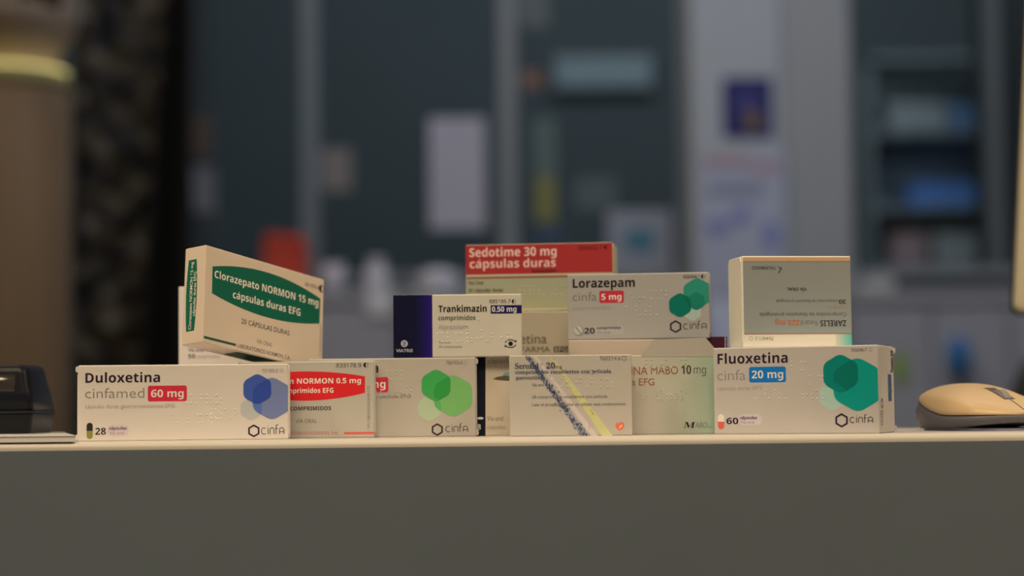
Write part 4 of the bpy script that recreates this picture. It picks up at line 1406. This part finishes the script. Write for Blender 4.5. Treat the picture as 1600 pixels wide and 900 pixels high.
from_bm('button_seam', bm, mat('dark_slot', '#4a3f36', WARM, 0.7), mo)
MYAW = math.radians(-68)
nose = at(1604, 650, 1.112)
mo.rotation_euler = (0, 0, MYAW)
mo.location = (nose.x - ML / 2 * math.cos(MYAW), 1.112 - ML / 2 * math.sin(MYAW), CT)

# white pad and the black dispenser at the other end
pd = empty('writing_pad', 'thin white pad on the counter beneath the black glossy dispenser', 'pad', (0, 0, CT))
xr0, xr1 = at(114, 684, 1.058).x, at(97, 677, 1.24).x
bm = bm_prism([(-0.52, 1.0625), (xr0, 1.0625), (xr1, 1.24), (-0.52, 1.24)], 'z', 0.0002, 0.0032)
from_bm('sheets', bm, mat('white_pad_paper', '#cdb69c', WARM, 0.35, 0.5), pd)
bm = bm_prism([(-0.52, 1.0622), (xr0 + 0.0004, 1.0622), (xr1 + 0.0004, 1.2405), (-0.52, 1.2405)], 'z', 0.0032, 0.0036)
from_bm('cover_sheet', bm, mat('white_pad_cover', '#d9c3aa', WARM, 0.3, 0.5), pd)

zt = CT + 0.0036
YD = 1.16
xe = at(51, 645, YD).x
hwid = 0.042
dd = empty('desk_dispenser', 'glossy black tapered desk dispenser standing on the white pad', 'dispenser', (xe - hwid, YD + 0.03, zt))
m_gb = mat('glossy_black', '#121112', WARM, 0.32, 0.12)
m_mb = mat('satin_black', '#0f0f10', WARM, 0.4, 0.15)
zr = at(51, 645, YD).z - zt
zto = at(38, 569, YD).z - zt


def drect(hw, hd, z, r):
    return [(x, y, z) for x, y in rrect(-hw, -hd, hw, hd, r, 6)]


from_bm('base', bm_loft([drect(hwid - 0.0022, 0.028, 0, 0.004), drect(hwid - 0.0004, 0.0298, zr * 0.92, 0.004), drect(hwid, 0.03, zr, 0.004)]), m_mb, dd, smooth=True)
from_bm('rim', bm_loft([drect(hwid + 0.0003, 0.0303, zr, 0.004), drect(hwid + 0.0003, 0.0303, zr + 0.0010, 0.004)]), mat('rim_black', '#232225', WARM, 0.3), dd)
tp = hwid - 0.0048
rings = []
for s, z, r in ((1.0, zr + 0.001, 0), (0.6, zr + 0.012, 0), (0.25, zto - 0.010, 0), (0.08, zto - 0.005, 0)):
    rings.append(drect(tp + (hwid - tp) * s, 0.024 + 0.006 * s, z, 0.005))
for a in (30, 60, 90):
    c = 0.004 * (1 - math.cos(math.radians(a)))
    rings.append(drect(tp - c, 0.024 - c, zto - 0.004 + 0.004 * math.sin(math.radians(a)), 0.005))
from_bm('cover', bm_loft(rings), m_gb, dd, smooth=True)
bm = bmesh.new()
bmesh.ops.create_cone(bm, cap_ends=True, segments=40, radius1=0.0085, radius2=0.0085, depth=0.066,
                      matrix=Matrix.Translation((0, -0.0195, zto - 0.0125)) @ Matrix.Rotation(math.pi / 2, 4, 'Y'))
bmesh.ops.bevel(bm, geom=[e for e in bm.edges if abs(e.verts[0].co.x - e.verts[1].co.x) < 1e-6], offset=0.0025, segments=3, affect='EDGES')
from_bm('roller', bm, mat('smoky_roller', '#2e261f', WARM, 0.15, 0.5), dd, smooth=True)

# staff desk behind the counter, carrying the monitor
dk = empty('staff_desk', 'staff desk standing lower behind the counter under the monitor', 'desk', (0.65, 1.66, 0))
m_dk = mat('desk_laminate', '#6f675c', WARM)
from_bm('desktop', bm_box((-0.6, -0.32, 0.72), (0.6, 0.32, 0.75), 0.003), m_dk, dk)
for sx in (-1, 1):
    from_bm('leg', bm_box((sx * 0.56 - 0.02, -0.28, 0), (sx * 0.56 + 0.02, 0.28, 0.72), 0.003), m_dk, dk)
p0, p1 = at(1584, 488, 1.45), at(1598, 200, 1.45)
mon = empty('computer_monitor', 'computer monitor seen from behind, its cream back past the counter\'s end', 'monitor', (p0.x + 0.25, 1.52, 0.75))
m_mb_ = mat('cream_monitor_back', '#b39a72', WARM, 0.4, 0.4)
m_bz = mat('black_bezel', '#15130f', WARM, 0.35)
yaw = math.radians(-9)
lean = math.atan((p1.x - p0.x) / (p1.z - p0.z))
Mm = Matrix.Translation((p0.x, 1.45, p0.z)) @ Matrix.Rotation(lean, 4, 'Y') @ Matrix.Rotation(yaw, 4, 'Z') @ Matrix.Rotation(math.radians(-2), 4, 'X')
Mw, Mh = 0.54, 0.33


def mon_part(name, bm, m, par):
    bm.transform(Matrix.Translation(-mon.location) @ Mm)
    return from_bm(name, bm, m, par)


bzl = mon_part('bezel', bm_prism(rrect(-0.0012, -0.0002, Mw, Mh, 0.007, 8), 'y', 0.010, 0.022), m_bz, mon)
bm = bm_loft([[(x, 0.010, z) for x, z in rrect(0, 0, Mw - 0.003, Mh - 0.003, 0.007, 8)],
              [(x, 0.002, z) for x, z in rrect(0, 0, Mw - 0.003, Mh - 0.003, 0.007, 8)],
              [(x, 0.0, z) for x, z in rrect(0.002, 0.002, Mw - 0.005, Mh - 0.005, 0.006, 8)],
              [(x, -0.022, z) for x, z in rrect(0.12, 0.06, Mw - 0.12, Mh - 0.06, 0.02, 8)]])
mon_part('back_shell', bm, m_mb_, mon)
mon_part('screen', bm_box((0.008, 0.0221, 0.012), (Mw - 0.012, 0.0226, Mh - 0.01)), mat('dark_screen', '#101216', None, 0.15), bzl)
c = Mm @ Vector((Mw / 2, -0.02, 0.1))
c2 = c - mon.location
bm = bm_prism([(c2.x - 0.035, c2.y - 0.03), (c2.x + 0.035, c2.y - 0.03), (c2.x + 0.035, c2.y + 0.005), (c2.x - 0.035, c2.y + 0.005)], 'z', 0.012, c2.z)
from_bm('stand_neck', bm, m_mb_, mon)
from_bm('stand_base', bm_prism(rrect(c2.x - 0.12, c2.y - 0.07, c2.x + 0.12, c2.y + 0.11, 0.03, 6), 'z', 0.0, 0.012), m_mb_, mon)
